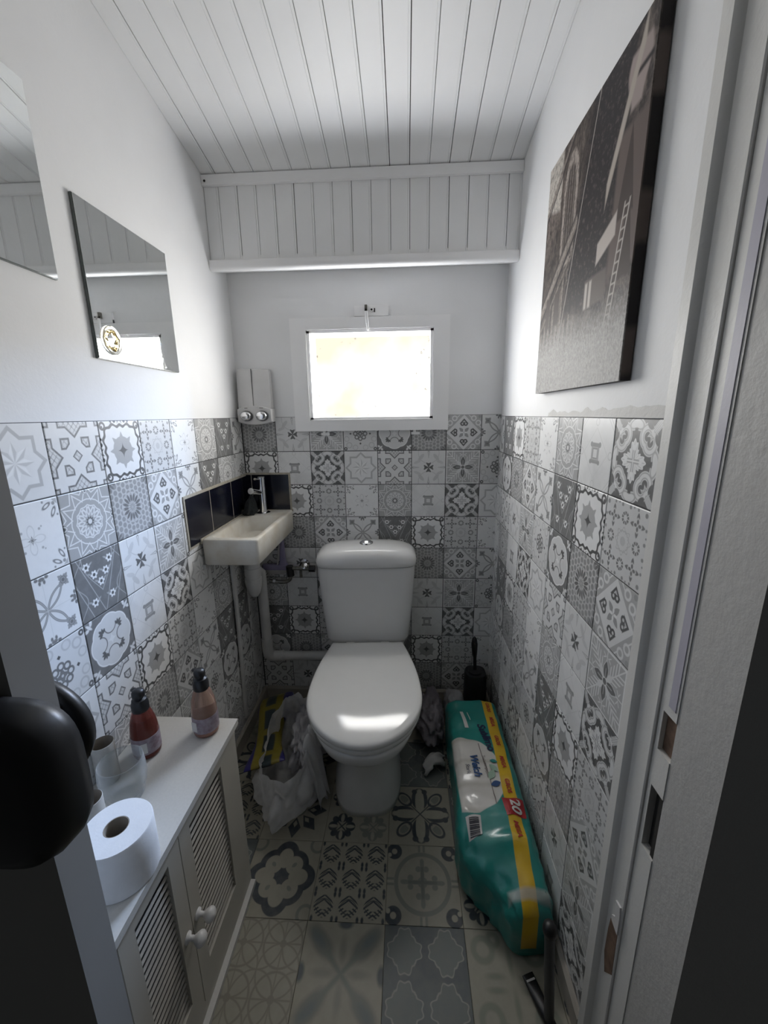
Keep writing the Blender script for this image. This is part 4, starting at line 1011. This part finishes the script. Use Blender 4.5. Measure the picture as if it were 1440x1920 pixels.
box(bm, CXF - 0.018, CXF, CYB - 0.050, CYB + 0.0, 0.0, CZ - 0.0165); box(bm, CXF - 0.018, CXF, CYF, CYF + 0.05, 0.0, CZ - 0.0165)
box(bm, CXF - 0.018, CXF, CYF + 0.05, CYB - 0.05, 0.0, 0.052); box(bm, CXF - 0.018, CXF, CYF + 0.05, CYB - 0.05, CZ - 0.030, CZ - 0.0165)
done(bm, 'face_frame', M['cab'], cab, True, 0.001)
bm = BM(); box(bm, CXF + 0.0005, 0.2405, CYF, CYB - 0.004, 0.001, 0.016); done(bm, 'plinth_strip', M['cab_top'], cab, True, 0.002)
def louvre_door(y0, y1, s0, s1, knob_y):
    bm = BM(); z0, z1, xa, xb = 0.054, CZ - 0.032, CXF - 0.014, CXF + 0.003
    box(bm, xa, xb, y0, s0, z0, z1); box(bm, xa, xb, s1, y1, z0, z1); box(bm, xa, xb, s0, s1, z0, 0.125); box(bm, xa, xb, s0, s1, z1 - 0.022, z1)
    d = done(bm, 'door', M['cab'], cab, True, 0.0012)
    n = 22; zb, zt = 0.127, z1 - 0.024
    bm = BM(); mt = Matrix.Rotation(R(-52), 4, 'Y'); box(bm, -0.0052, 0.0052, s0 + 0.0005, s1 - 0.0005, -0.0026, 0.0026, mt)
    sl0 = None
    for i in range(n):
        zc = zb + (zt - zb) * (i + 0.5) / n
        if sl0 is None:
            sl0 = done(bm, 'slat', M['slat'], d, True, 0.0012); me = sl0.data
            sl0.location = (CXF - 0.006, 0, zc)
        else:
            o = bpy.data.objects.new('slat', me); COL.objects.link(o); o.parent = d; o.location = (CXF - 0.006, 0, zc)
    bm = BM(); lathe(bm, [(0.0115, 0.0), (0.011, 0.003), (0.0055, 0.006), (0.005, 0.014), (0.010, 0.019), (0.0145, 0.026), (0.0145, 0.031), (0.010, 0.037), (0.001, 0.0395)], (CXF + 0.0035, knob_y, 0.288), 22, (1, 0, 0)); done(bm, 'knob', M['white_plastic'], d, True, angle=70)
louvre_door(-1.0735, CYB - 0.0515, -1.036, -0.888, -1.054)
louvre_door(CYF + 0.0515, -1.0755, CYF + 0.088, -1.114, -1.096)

# ------------------------------------------------------------------ things on the cabinet
def soap_bottle(c, zr, tint, fill, level, label, spin):
    t = thing('soap_bottle', label, 'soap bottle', c, 'pump soap bottles on the cabinet'); x0, y0, z0 = c
    glass = plain('bottle_' + str(round(x0, 3)), tint, 0.12, 0.05, 50.0, Transmission_Weight=0.75, IOR=1.3)
    soap = plain('soap_' + str(round(x0, 3)), fill, 0.25, 0.1, 30.0)
    lab = plain('label_' + str(round(x0, 3)), (0.34, 0.30, 0.34), 0.5, 0.1, 90.0, c2=(0.20, 0.13, 0.16))
    prof = [(0.024, 0.0), (0.0285, 0.002), (0.030, 0.008), (0.0302, 0.045), (0.0295, 0.075), (0.0265, 0.100), (0.0205, 0.122), (0.0155, 0.132), (0.0145, 0.136)]
    bm = BM(); lathe(bm, [(r, h * zr) for r, h in prof], c, 30); done(bm, 'body', glass, t, True, angle=60)
    bm = BM(); ip = [(r - 0.0015, h * zr + 0.0008) for r, h in prof if h * zr <= level] + [(0.0286 if level < 0.07 else 0.0215, level)]; lathe(bm, ip, c, 30); done(bm, 'soap', soap, t, True, angle=60)
    bm = BM(); lathe(bm, [(0.0302, 0.014), (0.0308, 0.0142), (0.0309, 0.056), (0.0302, 0.0562)], c, 30, None, False, False); done(bm, 'label', lab, t, True)
    bm = BM(); box(bm, -0.012, 0.004, -0.0316, -0.0311, 0.020, 0.046)
    bmesh.ops.rotate(bm, verts=bm.verts[:], cent=(0, 0, 0), matrix=Matrix.Rotation(R(spin), 3, 'Z')); bmesh.ops.translate(bm, verts=bm.verts[:], vec=c); done(bm, 'label_patch', M['white_plastic'], t)
    zt = 0.136 * zr
    bm = BM(); lathe(bm, [(0.0175, zt - 0.006), (0.0185, zt - 0.004), (0.0185, zt + 0.012), (0.0165, zt + 0.016), (0.0155, zt + 0.022), (0.010, zt + 0.025), (0.0095, zt + 0.030)], c, 26); done(bm, 'cap', M['black'], t, True, angle=50)
    a = R(spin); dx, dy = -math.sin(a), -math.cos(a)
    bm = BM(); lathe(bm, [(0.012, zt + 0.028), (0.0135, zt + 0.030), (0.0135, zt + 0.040), (0.011, zt + 0.045), (0.003, zt + 0.047)], c, 22)
    tube(bm, [(x0, y0, z0 + zt + 0.038), (x0 - 0.016, y0 + 0.01, z0 + zt + 0.038), (x0 - 0.023, y0 + 0.014, z0 + zt + 0.034)], [0.006, 0.0055, 0.0045], 12); done(bm, 'pump', M['black'], t, True, angle=60)
    return t
soap_bottle((0.176, -0.835, CZ + 0.0005), 0.95, (0.86, 0.60, 0.47), (0.25, 0.016, 0.014), 0.026, 'nearly empty peach soap bottle at the far cabinet corner', -20)
soap_bottle((0.066, -0.905, CZ + 0.0005), 0.90, (0.46, 0.13, 0.10), (0.07, 0.006, 0.006), 0.098, 'full dark red soap bottle behind the drinking glass', 30)
m, b = new_mat('clear_glass', 0.05, IOR=1.45)
(x, y, z), v = coords(); setc(b, mixc((0.62, 0.63, 0.63), (0.5, 0.51, 0.51), nz(v, 60.0)))
lw_ = NT.nodes.new('ShaderNodeLayerWeight'); lw_.inputs[0].default_value = 0.35
tr = NT.nodes.new('ShaderNodeBsdfTransparent'); tr.inputs[0].default_value = (0.93, 0.94, 0.94, 1)
ms = NT.nodes.new('ShaderNodeMixShader'); NT.links.new(ramp(S(lw_.outputs['Facing']), 0.05, 1.25).s, ms.inputs[0])
NT.links.new(tr.outputs[0], ms.inputs[1]); NT.links.new(b.outputs[0], ms.inputs[2]); NT.links.new(ms.outputs[0], NT.nodes['Material Output'].inputs['Surface'])
M['glass'] = m
gc = Vector((0.094, -1.022, CZ + 0.0005))
bm = BM()
def gr(r, h, wv=0.0, ph=0.0): return [gc + Vector(((r + wv * math.cos(9 * a + ph)) * math.cos(a), (r + wv * math.cos(9 * a + ph)) * math.sin(a), h)) for a in [2 * math.pi * i / 54 for i in range(54)]]
loft(bm, [gr(0.026, 0.0), gr(0.032, 0.002), gr(0.036, 0.010), gr(0.0395, 0.025, 0.0010), gr(0.0425, 0.045, 0.0012, 1.0), gr(0.0435, 0.062, 0.0010, 2.0), gr(0.0430, 0.080), gr(0.0415, 0.0905), gr(0.0403, 0.0915), gr(0.0398, 0.090), gr(0.0410, 0.078), gr(0.0412, 0.060), gr(0.0395, 0.042), gr(0.035, 0.022), gr(0.030, 0.012), gr(0.02, 0.009)])
tag(done(bm, 'drinking_glass', M['glass'], None, True, angle=180), 'clear glass tumbler standing between soap bottle and toilet roll', 'glass')
roll = thing('toilet_roll', 'white toilet paper roll standing on the near cabinet end', 'toilet roll', (0.186, -1.160, CZ))
rc = (0.186, -1.160, CZ + 0.0005)
bm = BM(); lathe(bm, [(0.0195, 0.0), (0.0535, 0.0), (0.0555, 0.002), (0.0558, 0.05), (0.0556, 0.093), (0.054, 0.0955), (0.0195, 0.0955), (0.0193, 0.05), (0.0195, 0.0)], rc, 48, None, False, False); done(bm, 'paper', M['paper'], roll, True, angle=40)
bm = BM(); lathe(bm, [(0.0192, 0.0), (0.0192, 0.0952), (0.0182, 0.0952), (0.0182, 0.0)], rc, 32, None, False, False); done(bm, 'core', M['card'], roll, True, angle=40)
M['pale_card'] = plain('pale_cardboard', (0.50, 0.49, 0.46), 0.85, 0.06, 40.0)
for k, (cx, cy, lb) in enumerate(((0.026, -0.982, 'empty cardboard roll core nearest the tiled wall, behind the glass'), (0.098, -1.112, 'empty cardboard roll core between black handle and toilet roll'))):
    t = thing('roll_core', lb, 'roll core', (cx, cy, CZ), 'empty roll cores on the cabinet')
    bm = BM(); lathe(bm, [(0.0215, 0.0), (0.022, 0.001), (0.022, 0.094), (0.0212, 0.0948)], (cx, cy, CZ + 0.0005), 30, None, False, False); done(bm, 'tube', M['pale_card'], t, True, angle=40)
    bm = BM(); lathe(bm, [(0.0212, 0.0946), (0.0208, 0.0), (0.001, 0.0005)], (cx, cy, CZ + 0.0005), 30, None, False, True); done(bm, 'lining', M['card'], t, True, angle=40)

# ------------------------------------------------------------------ pack of toilet paper rolls
PK_X, PK_A = 0.9435, 0.1010
def pk_h(y):
    """height of the pack along its length"""
    t = (-0.245 - y) / 0.69
    h = 0.206 + 0.0025 * math.cos((y + 0.245) * 2 * math.pi / 0.112)
    if t > 0.70: h -= 0.06 * ((t - 0.70) / 0.30) ** 2
    return h
PKL = [(-0.20, 0.842), (-0.58, 0.842), (-0.68, 0.834), (-0.745, 0.826), (-0.79, 0.832), (-0.83, 0.858), (-0.87, 0.900), (-0.905, 0.928), (-0.95, 0.946)]
def pk_left(y):
    for (ya, xa), (yb, xb) in zip(PKL, PKL[1:]):
        if y >= yb:
            t = (ya - y) / (ya - yb); t = t * t * (3 - 2 * t); return xa + (xb - xa) * t
    return PKL[-1][1]
def pk_sec(y):
    xl = pk_left(y) - 0.0015 * math.cos((y + 0.245) * 2 * math.pi / 0.112); xr = 1.0445
    return (xl + xr) / 2, (xr - xl) / 2, pk_h(y)
EX, EZ = 0.42, 0.30
def pk_top(x, y):
    cx, a, h = pk_sec(y); c = min(0.999, abs(x - cx) / a)
    t = (-0.245 - y) / 0.69
    s = math.sqrt(max(0, 1 - (c ** (1 / EX)) ** 2)) ** EZ
    z = h / 2 + h / 2 * s
    if t > 0.66 and x < 0.985:                       # the slack, half emptied near left corner
        k = min(1, (t - 0.66) / 0.30); q = min(1.0, max(0.0, (0.975 - x) / 0.12)); z -= 0.085 * k * k * (3 - 2 * k) * q
    z += 0.004 * noise.noise(Vector((x * 26, y * 22, 1.0))) * (1 + (2.0 if t > 0.6 else 0) )
    return z
bm = BM()
rings = []
NY, NA = 84, 72
for i in range(NY + 1):
    t = i / NY; y = -0.245 - 0.69 * t
    cx, a, h = pk_sec(y)
    e0 = min(1.0, (t + 0.004) / 0.03); e1 = min(1.0, (1.004 - t) / 0.05)
    sh = min(math.sqrt(max(0.0, 1 - (1 - e0) ** 2)), math.sqrt(max(0.0, 1 - (1 - e1) ** 2)))
    kx, kz = 0.86 + 0.14 * sh, 0.80 + 0.20 * sh
    rg = []
    for j in range(NA):
        an = 2 * math.pi * j / NA; c, s = math.cos(an), math.sin(an)
        x = cx + a * math.copysign(abs(c) ** EX, c); z = h / 2 + h / 2 * math.copysign(abs(s) ** EZ, s)
        if s > 0:
            zt = pk_top(x, y); z = min(z, zt) if abs(c) > 0.6 else zt
        z = max(z, 0.0)
        x = cx + (x - cx) * kx; z = h / 2 + (z - h / 2) * kz
        f = 0.0025 * noise.fractal(Vector((x * 40, y * 40, z * 40)), 0.8, 2.0, 3) * (1.0 + 2.2 * max(0, t - 0.6) / 0.4)
        if z > 0.01: x += f
        rg.append(Vector((min(x, W - 0.014), y + (0.012 * noise.noise(Vector((x * 18, z * 18, 5))) if t > 0.97 or t < 0.02 else 0), max(z - 0.0, 0.0008))))
    rings.append(rg)
loft(bm, rings)
m, b = new_mat('teal_film_print', 0.28)
(x, y, z), v = coords()
P_ = Paint(mixc((0.020, 0.255, 0.225), (0.016, 0.20, 0.175), nz(v, 8.0)))
topm = mask(0.10 - z, 0.02)
el = mx(ell(x, y, 0.865, -0.585, 0.135, 0.140) + 0.010 * sin(x * 80.0 + y * 30.0) * 0.2, 0.845 - x)
cr = mixc((0.62, 0.60, 0.56), (0.50, 0.48, 0.43), ramp(ab(mth('FLOORED_MODULO', y + 0.455, 0.088) - 0.044), 0.030, 0.044))
P_.over(mask(mx(el, 0.14 - z), 0.003), cr)
P_.put(ring(ell(x, y, 0.80, -0.60, 0.152, 0.20), 0.0014), (0.22, 0.17, 0.13), 0.001) if False else None
band_c = 1.004 - 0.018 * ramp(-0.50 - y, 0.0, 0.42)
yel = mx(ab(x - band_c) - 0.0195, 0.03 - z)
P_.put(yel, mixc((0.66, 0.43, 0.02), (0.58, 0.36, 0.015), nz(v, 20.0)), 0.002)
P_.put(mx(ab(x - 0.9815) + 0.0, ab(y + 0.905) - 0.013) - 0.045, (0.02, 0.2, 0.18), 0.002) if False else None
P_.over(mask(mx(ab(x - 0.990) - 0.050, ab(y + 0.902 + 0.05 * (x - 0.99)) - 0.010), 0.008) * 0.7, (0.50, 0.50, 0.47))
setc(b, P_.c); b.inputs['Coat Weight'].default_value = 0.4; b.inputs['Coat Roughness'].default_value = 0.15
bump(b, nz(v, 30.0, 3.0, 0.5), 0.35, 0.004)
pack = thing('toilet_paper_pack', 'large teal plastic pack of toilet rolls against the right wall', 'toilet paper', (PK_X, -0.6, 0))
film = done(bm, 'wrapper', m, pack, True, angle=180)
def inkmat(name, c): return plain(name, c, 0.45, 0.03)
INK = dict(navy=inkmat('navy_ink', (0.012, 0.018, 0.065)), blue=inkmat('blue_ink', (0.02, 0.07, 0.20)), red=inkmat('red_ink', (0.40, 0.035, 0.03)), white=inkmat('white_ink', (0.62, 0.60, 0.58)), grey=inkmat('brown_grey_ink', (0.20, 0.17, 0.16)), green=inkmat('green_ink', (0.30, 0.42, 0.32)), dark=inkmat('dark_ink', (0.05, 0.05, 0.06)), teal=inkmat('teal_ink', (0.03, 0.27, 0.24)))
def drape(verts, lift_):
    for vt in verts: vt.co.z = pk_top(vt.co.x, vt.co.y) + lift_
def text_on(name, body, size, x, y, ink, shear=0.0, bold=0.0, tilt=0.0, place=None, lift_=0.0022, parent=None):
    cu = bpy.data.curves.new(name, 'FONT'); cu.body = body; cu.size = size; cu.shear = shear; cu.offset = bold; cu.resolution_u = 3
    tmp = bpy.data.objects.new(name, cu); COL.objects.link(tmp)
    bpy.context.view_layer.update()
    me = bpy.data.meshes.new_from_object(tmp.evaluated_get(bpy.context.evaluated_depsgraph_get()))
    bpy.data.objects.remove(tmp); me.materials.clear()
    c, s = math.cos(tilt), math.sin(tilt)
    for vt in me.vertices:
        a, b_ = vt.co.x, vt.co.y
        a, b_ = a * c - b_ * s, a * s + b_ * c
        vt.co = Vector((x + b_, y - a, 0))
    drape(me.vertices, lift_)
    return link(name, me, ink, parent or pack)
def patch(name, pts, ink, lift_=0.0016, k=10):
    """flat printed patch laid on the wrapper: pts = quad corners"""
    bm = BM(); q = [Vector((p[0], p[1], 0)) for p in pts]
    g = [[bm.verts.new((q[0] * (1 - i / k) + q[3] * (i / k)) * (1 - j / k) + (q[1] * (1 - i / k) + q[2] * (i / k)) * (j / k)) for j in range(k + 1)] for i in range(k + 1)]
    drape(bm.verts, lift_)
    for i in range(k):
        for j in range(k): bm.faces.new((g[i][j], g[i][j + 1], g[i + 1][j + 1], g[i + 1][j]))
    for f in bm.faces:
        if f.normal.z < 0: f.normal_flip()
    me = bpy.data.meshes.new(name); bm.to_mesh(me); bm.free(); return link(name, me, ink, pack)
text_on('brand_lettering', 'Sublimo', 0.0385, 0.945, -0.382, INK['navy'], 0.15, 0.0014, R(9), parent=film)
text_on('lettering', 'Weich', 0.034, 0.898, -0.517, INK['blue'], 0.25, 0.0012, R(2), parent=film)
text_on('lettering', 'Toilettenpapier', 0.0150, 0.938, -0.519, INK['grey'], 0.0, 0.0, R(1), parent=film)
text_on('lettering', 'Stark', 0.018, 0.878, -0.560, INK['navy'], 0.2, 0.0, 0, parent=film)
for k, (yy, wd) in enumerate(((-0.262, 'GROS'), (-0.340, 'MEGA'), (-0.430, 'GROS'), (-0.520, 'MEGA'), (-0.610, 'GROS'), (-0.746, 'MEGA'))):
    xx = 1.004 - 0.018 * max(0, min(1, (-0.50 - yy) / 0.42)) - 0.006
    text_on('band_lettering', wd, 0.0185, xx, yy, INK['red'], 0.1, 0.0006, 0, parent=film)
patch('count_box', [(0.968, -0.680), (1.032, -0.677), (1.030, -0.729), (0.972, -0.734)], inkmat('red_panel', (0.36, 0.02, 0.025)))
text_on('count_lettering', '20', 0.040, 0.991, -0.686, INK['white'], 0.0, 0.0012, 0, lift_=0.0034, parent=film)
patch('small_print', [(0.979, -0.692), (0.9825, -0.692), (0.9825, -0.724), (0.979, -0.724)], INK['red'], 0.0034, 4)
patch('barcode', [(0.853, -0.734), (0.897, -0.730), (0.895, -0.775), (0.858, -0.783)], INK['white'])
for k in range(11):
    a = -0.738 - 0.0038 * k
    patch('barcode_bar', [(0.862, a), (0.890, a + 0.001), (0.890, a - 0.0010 - 0.0006 * (k % 3)), (0.862, a - 0.002 - 0.0006 * (k % 3))], INK['dark'], 0.0026, 3)
patch('sticker', [(0.890, -0.312), (0.902, -0.312), (0.913, -0.396), (0.899, -0.396)], INK['white'])
patch('small_print', [(0.916, -0.318), (0.919, -0.318), (0.925, -0.362), (0.922, -0.362)], INK['white'], 0.002, 4)
def leaf(name, cx, cy, L, Wd, ang, ink, lift_=0.0026):
    bm = BM(); pts = []
    for i in range(17):
        t = i / 16; pts.append((t * L - L / 2, Wd * math.sin(math.pi * t) ** 0.9))
    for i in range(15, 0, -1):
        t = i / 16; pts.append((t * L - L / 2, -Wd * math.sin(math.pi * t) ** 0.9))
    c, s = math.cos(ang), math.sin(ang)
    vs = [bm.verts.new((cx + p[0] * c - p[1] * s, cy + p[0] * s + p[1] * c, 0)) for p in pts]; drape(vs, lift_); bm.faces.new(vs)
    for f in bm.faces:
        f.normal_update()
        if f.normal.z < 0: f.normal_flip()
    me = bpy.data.meshes.new(name); bm.to_mesh(me); bm.free(); return link(name, me, ink, pack)
leaf('leaf_print', 0.962, -0.630, 0.034, 0.009, R(20), INK['blue'])
leaf('leaf_print', 0.966, -0.575, 0.036, 0.010, R(-50), INK['green'])
leaf('leaf_print', 0.955, -0.600, 0.040, 0.011, R(60), INK['green'])
leaf('leaf_print', 0.972, -0.545, 0.026, 0.008, R(-20), INK['teal'])
bm = BM()
for k in range(30):
    y0, y1 = -0.475 - 0.0075 * k, -0.475 - 0.0075 * (k + 1)
    fx = lambda yy: 0.934 + 0.016 * math.sin((-0.475 - yy) * 7.0) - 0.002
    vs = [bm.verts.new((fx(yy) + o, yy, pk_top(fx(yy), yy) + 0.002)) for yy, o in ((y0, 0), (y0, 0.0028), (y1, 0.0028), (y1, 0))]; bm.faces.new(vs)
done(bm, 'printed_line', INK['grey'], film)
# gathered film end at the near right corner
bm = BM()
rg = []
for t, r0 in ((0, 0.030), (0.3, 0.026), (0.6, 0.020), (0.85, 0.014), (1.0, 0.006)):
    c = Vector((1.033, -0.905 - 0.05 * t, 0.115 - 0.070 * t))
    rg.append([c + Vector((r0 * 0.42 * math.cos(a) * (1 + 0.2 * math.sin(5 * a + t * 3)), 0.3 * r0 * math.sin(a), r0 * 1.5 * math.sin(a) * (1 + 0.2 * math.cos(7 * a)))) for a in [2 * math.pi * i / 28 for i in range(28)]])
for ring_ in rg:
    for p in ring_: p.x = min(p.x, W - 0.0145)
loft(bm, rg); done(bm, 'gathered_end', plain('dark_teal_film', (0.012, 0.20, 0.165), 0.3, 0.1, 30.0), pack, True, angle=180)

# ------------------------------------------------------------------ toilet brush
brush = thing('toilet_brush', 'black toilet brush in its holder in the back right corner', 'toilet brush', (0.985, -0.10, 0))
bm = BM(); loft(bm, [sel(0.988, -0.085, hx, hx, z, 3.0, 32) for z, hx in ((0.0005, 0.046), (0.01, 0.049), (0.10, 0.048), (0.215, 0.047), (0.226, 0.043), (0.228, 0.03))]); done(bm, 'holder', M['black'], brush, True, angle=50)
bm = BM(); tube(bm, [(0.988, -0.088, 0.05), (0.984, -0.090, 0.25), (0.981, -0.092, 0.300), (0.979, -0.094, 0.325), (0.977, -0.095, 0.365), (0.976, -0.096, 0.392), (0.9755, -0.096, 0.402)], [0.008, 0.0075, 0.0075, 0.0115, 0.014, 0.010, 0.003], 16); done(bm, 'handle', M['black_gloss'], brush, True, angle=180)
bm = BM(); lathe(bm, [(0.020, 0.226), (0.030, 0.2285), (0.030, 0.236), (0.010, 0.240)], (0.985, -0.090, 0), 24); done(bm, 'splash_lid', M['black'], brush, True)

# ------------------------------------------------------------------ crumpled bags and packet
def film_mat(name, c, trans, rough=0.35):
    m, b = new_mat(name, rough)
    (x, y, z), v = coords()
    n = nz(v, 14.0, 4.0)
    setc(b, mixc(c, tuple(min(1, k * 1.25) for k in c), n))
    tr = NT.nodes.new('ShaderNodeBsdfTransparent'); tl = NT.nodes.new('ShaderNodeBsdfTranslucent'); tl.inputs[0].default_value = rgb(c)
    m1 = NT.nodes.new('ShaderNodeMixShader'); m1.inputs[0].default_value = 0.35
    NT.links.new(b.outputs[0], m1.inputs[1]); NT.links.new(tl.outputs[0], m1.inputs[2])
    m2 = NT.nodes.new('ShaderNodeMixShader'); NT.links.new(ramp(n, 0.75, 0.25).s if False else (ramp(n, 0.3, 0.7) * trans).s, m2.inputs[0])
    NT.links.new(m1.outputs[0], m2.inputs[1]); NT.links.new(tr.outputs[0], m2.inputs[2])
    NT.links.new(m2.outputs[0], NT.nodes['Material Output'].inputs['Surface'])
    bump(b, nz(v, 35.0, 4.0), 0.5, 0.006)
    return m
M['bag'] = film_mat('clear_bag_film', (0.72, 0.72, 0.73), 0.34)
M['bag2'] = film_mat('dim_bag_film', (0.52, 0.51, 0.53), 0.30)
M['mauve'] = plain('mauve_bag', (0.22, 0.20, 0.225), 0.5, 0.15, 18.0, 0.7, 40.0, 0.006)
bagc = Vector((0.262, -0.475, 0))
bm = BM(); rings = []; NB = 96
for i in range(27):
    t = i / 26; rg = []
    for j in range(NB):
        a = 2 * math.pi * j / NB; c, s = math.cos(a), math.sin(a)
        back = max(0.0, s)                                   # +y side rises behind the toilet
        hgt = 0.185 + 0.10 * back + 0.02 * noise.noise(Vector((c * 2.2, s * 2.2, 4.0)))
        fold_ = noise.turbulence(Vector((c * 1.6 + 2, s * 1.6, t * 1.4)), 3, True)
        bulge = 1.0 + 0.12 * math.sin(math.pi * t) - 0.10 * t
        rx = 0.122 * bulge * (0.85 + 0.32 * (fold_ - 0.5)); ry = 0.205 * bulge * (0.85 + 0.28 * (fold_ - 0.5))
        if t < 0.12: k = 0.72 + 0.28 * (t / 0.12); rx *= k; ry *= k
        p = bagc + Vector((rx * c, ry * s, hgt * t + 0.012 * (fold_ - 0.5) * min(1, 4 * t)))
        p.x = max(0.016, min(p.x, 0.425 - 0.06 * (1 - t) * 0)); p.y = min(p.y, -0.10); p.z = max(p.z, 0.0006)
        if p.y < -0.42: p.x = min(p.x, 0.415)
        rg.append(p)
    rings.append(rg)
loft(bm, rings, True, False)
bag = tag(done(bm, 'plastic_bag', M['bag'], None, True, angle=180), 'crumpled translucent plastic bag on the floor left of the toilet', 'bag')
# flap of the bag falling towards the pedestal
bm = BM(); rings = []
for i in range(15):
    t = i / 14
    c = Vector((0.335 + 0.062 * t, -0.50 - 0.035 * t, 0.215 - 0.195 * t ** 1.3)); wv = 0.075 * (1 - 0.55 * t)
    rings.append([c + Vector((0.012 * math.sin(k * 0.9 + 4 * t), -wv + 2 * wv * k / 14, 0.018 * math.sin(k * 1.1 + t * 5) + 0.02 * math.sin(math.pi * k / 14))) for k in range(15)])
for rg in rings:
    for p in rg: p.z = max(p.z, 0.002)
loft(bm, rings, False, False, False)
fl = done(bm, 'bag_flap', M['bag'], None, True, angle=180); fl.parent = bag
md = fl.modifiers.new('sol', 'SOLIDIFY'); md.thickness = 0.0012
bm = BM(); lump(bm, (0.305, -0.345, 0.115), 0.082, 0.175, 0.115, 0.6, 1.6, 31.0, 5, 0.0008, True)
for vt in bm.verts: vt.co.y = min(vt.co.y, -0.10); vt.co.x = min(vt.co.x, 0.40)
bf = done(bm, 'bag_fold', M['bag2'], None, True, angle=180); bf.parent = bag
# packet in the bag
m, b = new_mat('blue_yellow_packet', 0.35)
(x, y, z), v = coords()
P_ = Paint(mixc((0.025, 0.02, 0.16), (0.015, 0.012, 0.10), nz(v, 12.0)))
P_.put(ab(x) - 0.050, mixc((0.21, 0.165, 0.012), (0.13, 0.105, 0.012), nz(v, 14.0)), 0.004)
cell = mth('FLOORED_MODULO', y + 0.25, 0.105) - 0.0525
P_.put(mx(ab(x) - 0.021, ab(cell) - 0.040), mixc((0.008, 0.014, 0.02), (0.02, 0.035, 0.04), nz(v, 20.0)), 0.005)
setc(b, P_.c); bump(b, nz(v, 18.0, 3.0), 0.5, 0.006)
bm = BM(); rings = []
for i in range(41):
    t = i / 40; y = 0.20 - 0.40 * t
    fat = 0.030 * math.sin(math.pi * min(1, max(0, t))) ** 0.5 + 0.002; wd = 0.060 + 0.012 * math.sin(2 * math.pi * t * 1.2 + 0.4)
    zz = 0.02 * math.sin(math.pi * t * 2.1)
    rings.append([Vector((wd * math.cos(a) + 0.012 * math.sin(5 * t + 1), y, zz + fat * math.copysign(abs(math.sin(a)) ** 0.8, math.sin(a)) + 0.003 * noise.noise(Vector((math.cos(a) * 3, y * 30, 2))))) for a in [2 * math.pi * k / 36 for k in range(36)]])
loft(bm, rings)
pkt = done(bm, 'plastic_packet', m, None, True, angle=180, loc=(0.150, -0.345, 0.135), rot=(R(-3), R(-10), R(13)))
tag(pkt, 'long blue and yellow plastic packet lying in the bag', 'packet')
# crumpled mauve bag and pale cloth right of the toilet
bm = BM(); lump(bm, (0.785, -0.185, 0.070), 0.075, 0.140, 0.080, 0.42, 1.5, 9.0, 5, 0.0006, True)
for vt in bm.verts: vt.co.x = min(vt.co.x, 0.838)
tag(done(bm, 'rubbish_bag', M['mauve'], None, True, angle=180), 'crumpled dark mauve bag between toilet and paper pack', 'bag')
bm = BM(); lump(bm, (0.895, -0.115, 0.075), 0.055, 0.075, 0.085, 0.5, 1.5, 21.0, 4, 0.0006, True)
for vt in bm.verts: vt.co.x = min(vt.co.x, 0.935)
tag(done(bm, 'plastic_bag', M['bag2'], None, True, angle=180), 'grey plastic bag beside the toilet brush holder', 'bag')
bm = BM(); rings = []
for i in range(17):
    t = i / 16
    rings.append([Vector((0.748 + 0.082 * t + 0.006 * math.sin(k), -0.405 + 0.055 * (k / 10) - 0.015 + 0.035 * t, 0.012 + 0.030 * math.sin(math.pi * t) + 0.016 * math.sin(math.pi * k / 10) + 0.004 * math.sin(3 * k + 8 * t))) for k in range(11)])
loft(bm, rings, False, False, False)
cl = tag(done(bm, 'tissue', M['tissue_cloth'], None, True, angle=180), 'pale crumpled tissue at the foot of the mauve bag', 'tissue')
md = cl.modifiers.new('sol', 'SOLIDIFY'); md.thickness = 0.012; md.offset = -1

# ------------------------------------------------------------------ near right: rod and black tube
rod = thing('metal_rod', 'dark grey rod with a black knob standing by the right wall', 'rod', (1.0, -1.05, 0))
bm = BM(); tube(bm, [(1.001, -1.048, 0.0006), (0.979, -1.050, 0.285)], 0.0105, 16); done(bm, 'shaft', M['rod'], rod, True, angle=50)
bm = BM(); lathe(bm, [(0.009, -0.014), (0.0135, -0.012), (0.0145, 0.0), (0.0125, 0.010), (0.006, 0.014), (0.001, 0.015)], (0.979, -1.050, 0.290), 22, (-0.08, 0, 1)); done(bm, 'knob', M['black'], rod, True, angle=180)
bm = BM(); rings = []
for t, hx, hz in ((0.0, 0.0145, 0.0012), (0.12, 0.0145, 0.004), (0.5, 0.0135, 0.010), (0.85, 0.011, 0.011), (0.88, 0.0095, 0.0095), (1.0, 0.0095, 0.0095)):
    c = Vector((0.974, -0.972, 0)) .lerp(Vector((1.012, -1.085, 0)), t)
    d = Vector((0.94, 0.33, 0))
    rings.append([c + d * (hx * math.cos(a)) + Vector((0, 0, 0.0118 + hz * math.sin(a))) for a in [2 * math.pi * k / 24 for k in range(24)]])
zmin = min(p.z for r_ in rings for p in r_)
for r_ in rings:
    for p in r_: p.z -= zmin - 0.0004
loft(bm, rings); tb = thing('squeeze_tube', 'small black squeeze tube lying on the floor by the rod', 'tube', (0.985, -1.0, 0))
done(bm, 'tube_body', M['black'], tb, True, angle=60)
bm = BM(); box(bm, -0.011, 0.011, -0.003, 0.001, 0.0215, 0.0222)
bmesh.ops.rotate(bm, verts=bm.verts[:], cent=(0, 0, 0), matrix=Matrix.Rotation(R(19), 3, 'Z')); bmesh.ops.translate(bm, verts=bm.verts[:], vec=(0.978, -0.984, -0.006)); done(bm, 'printed_mark', INK['white'], tb)
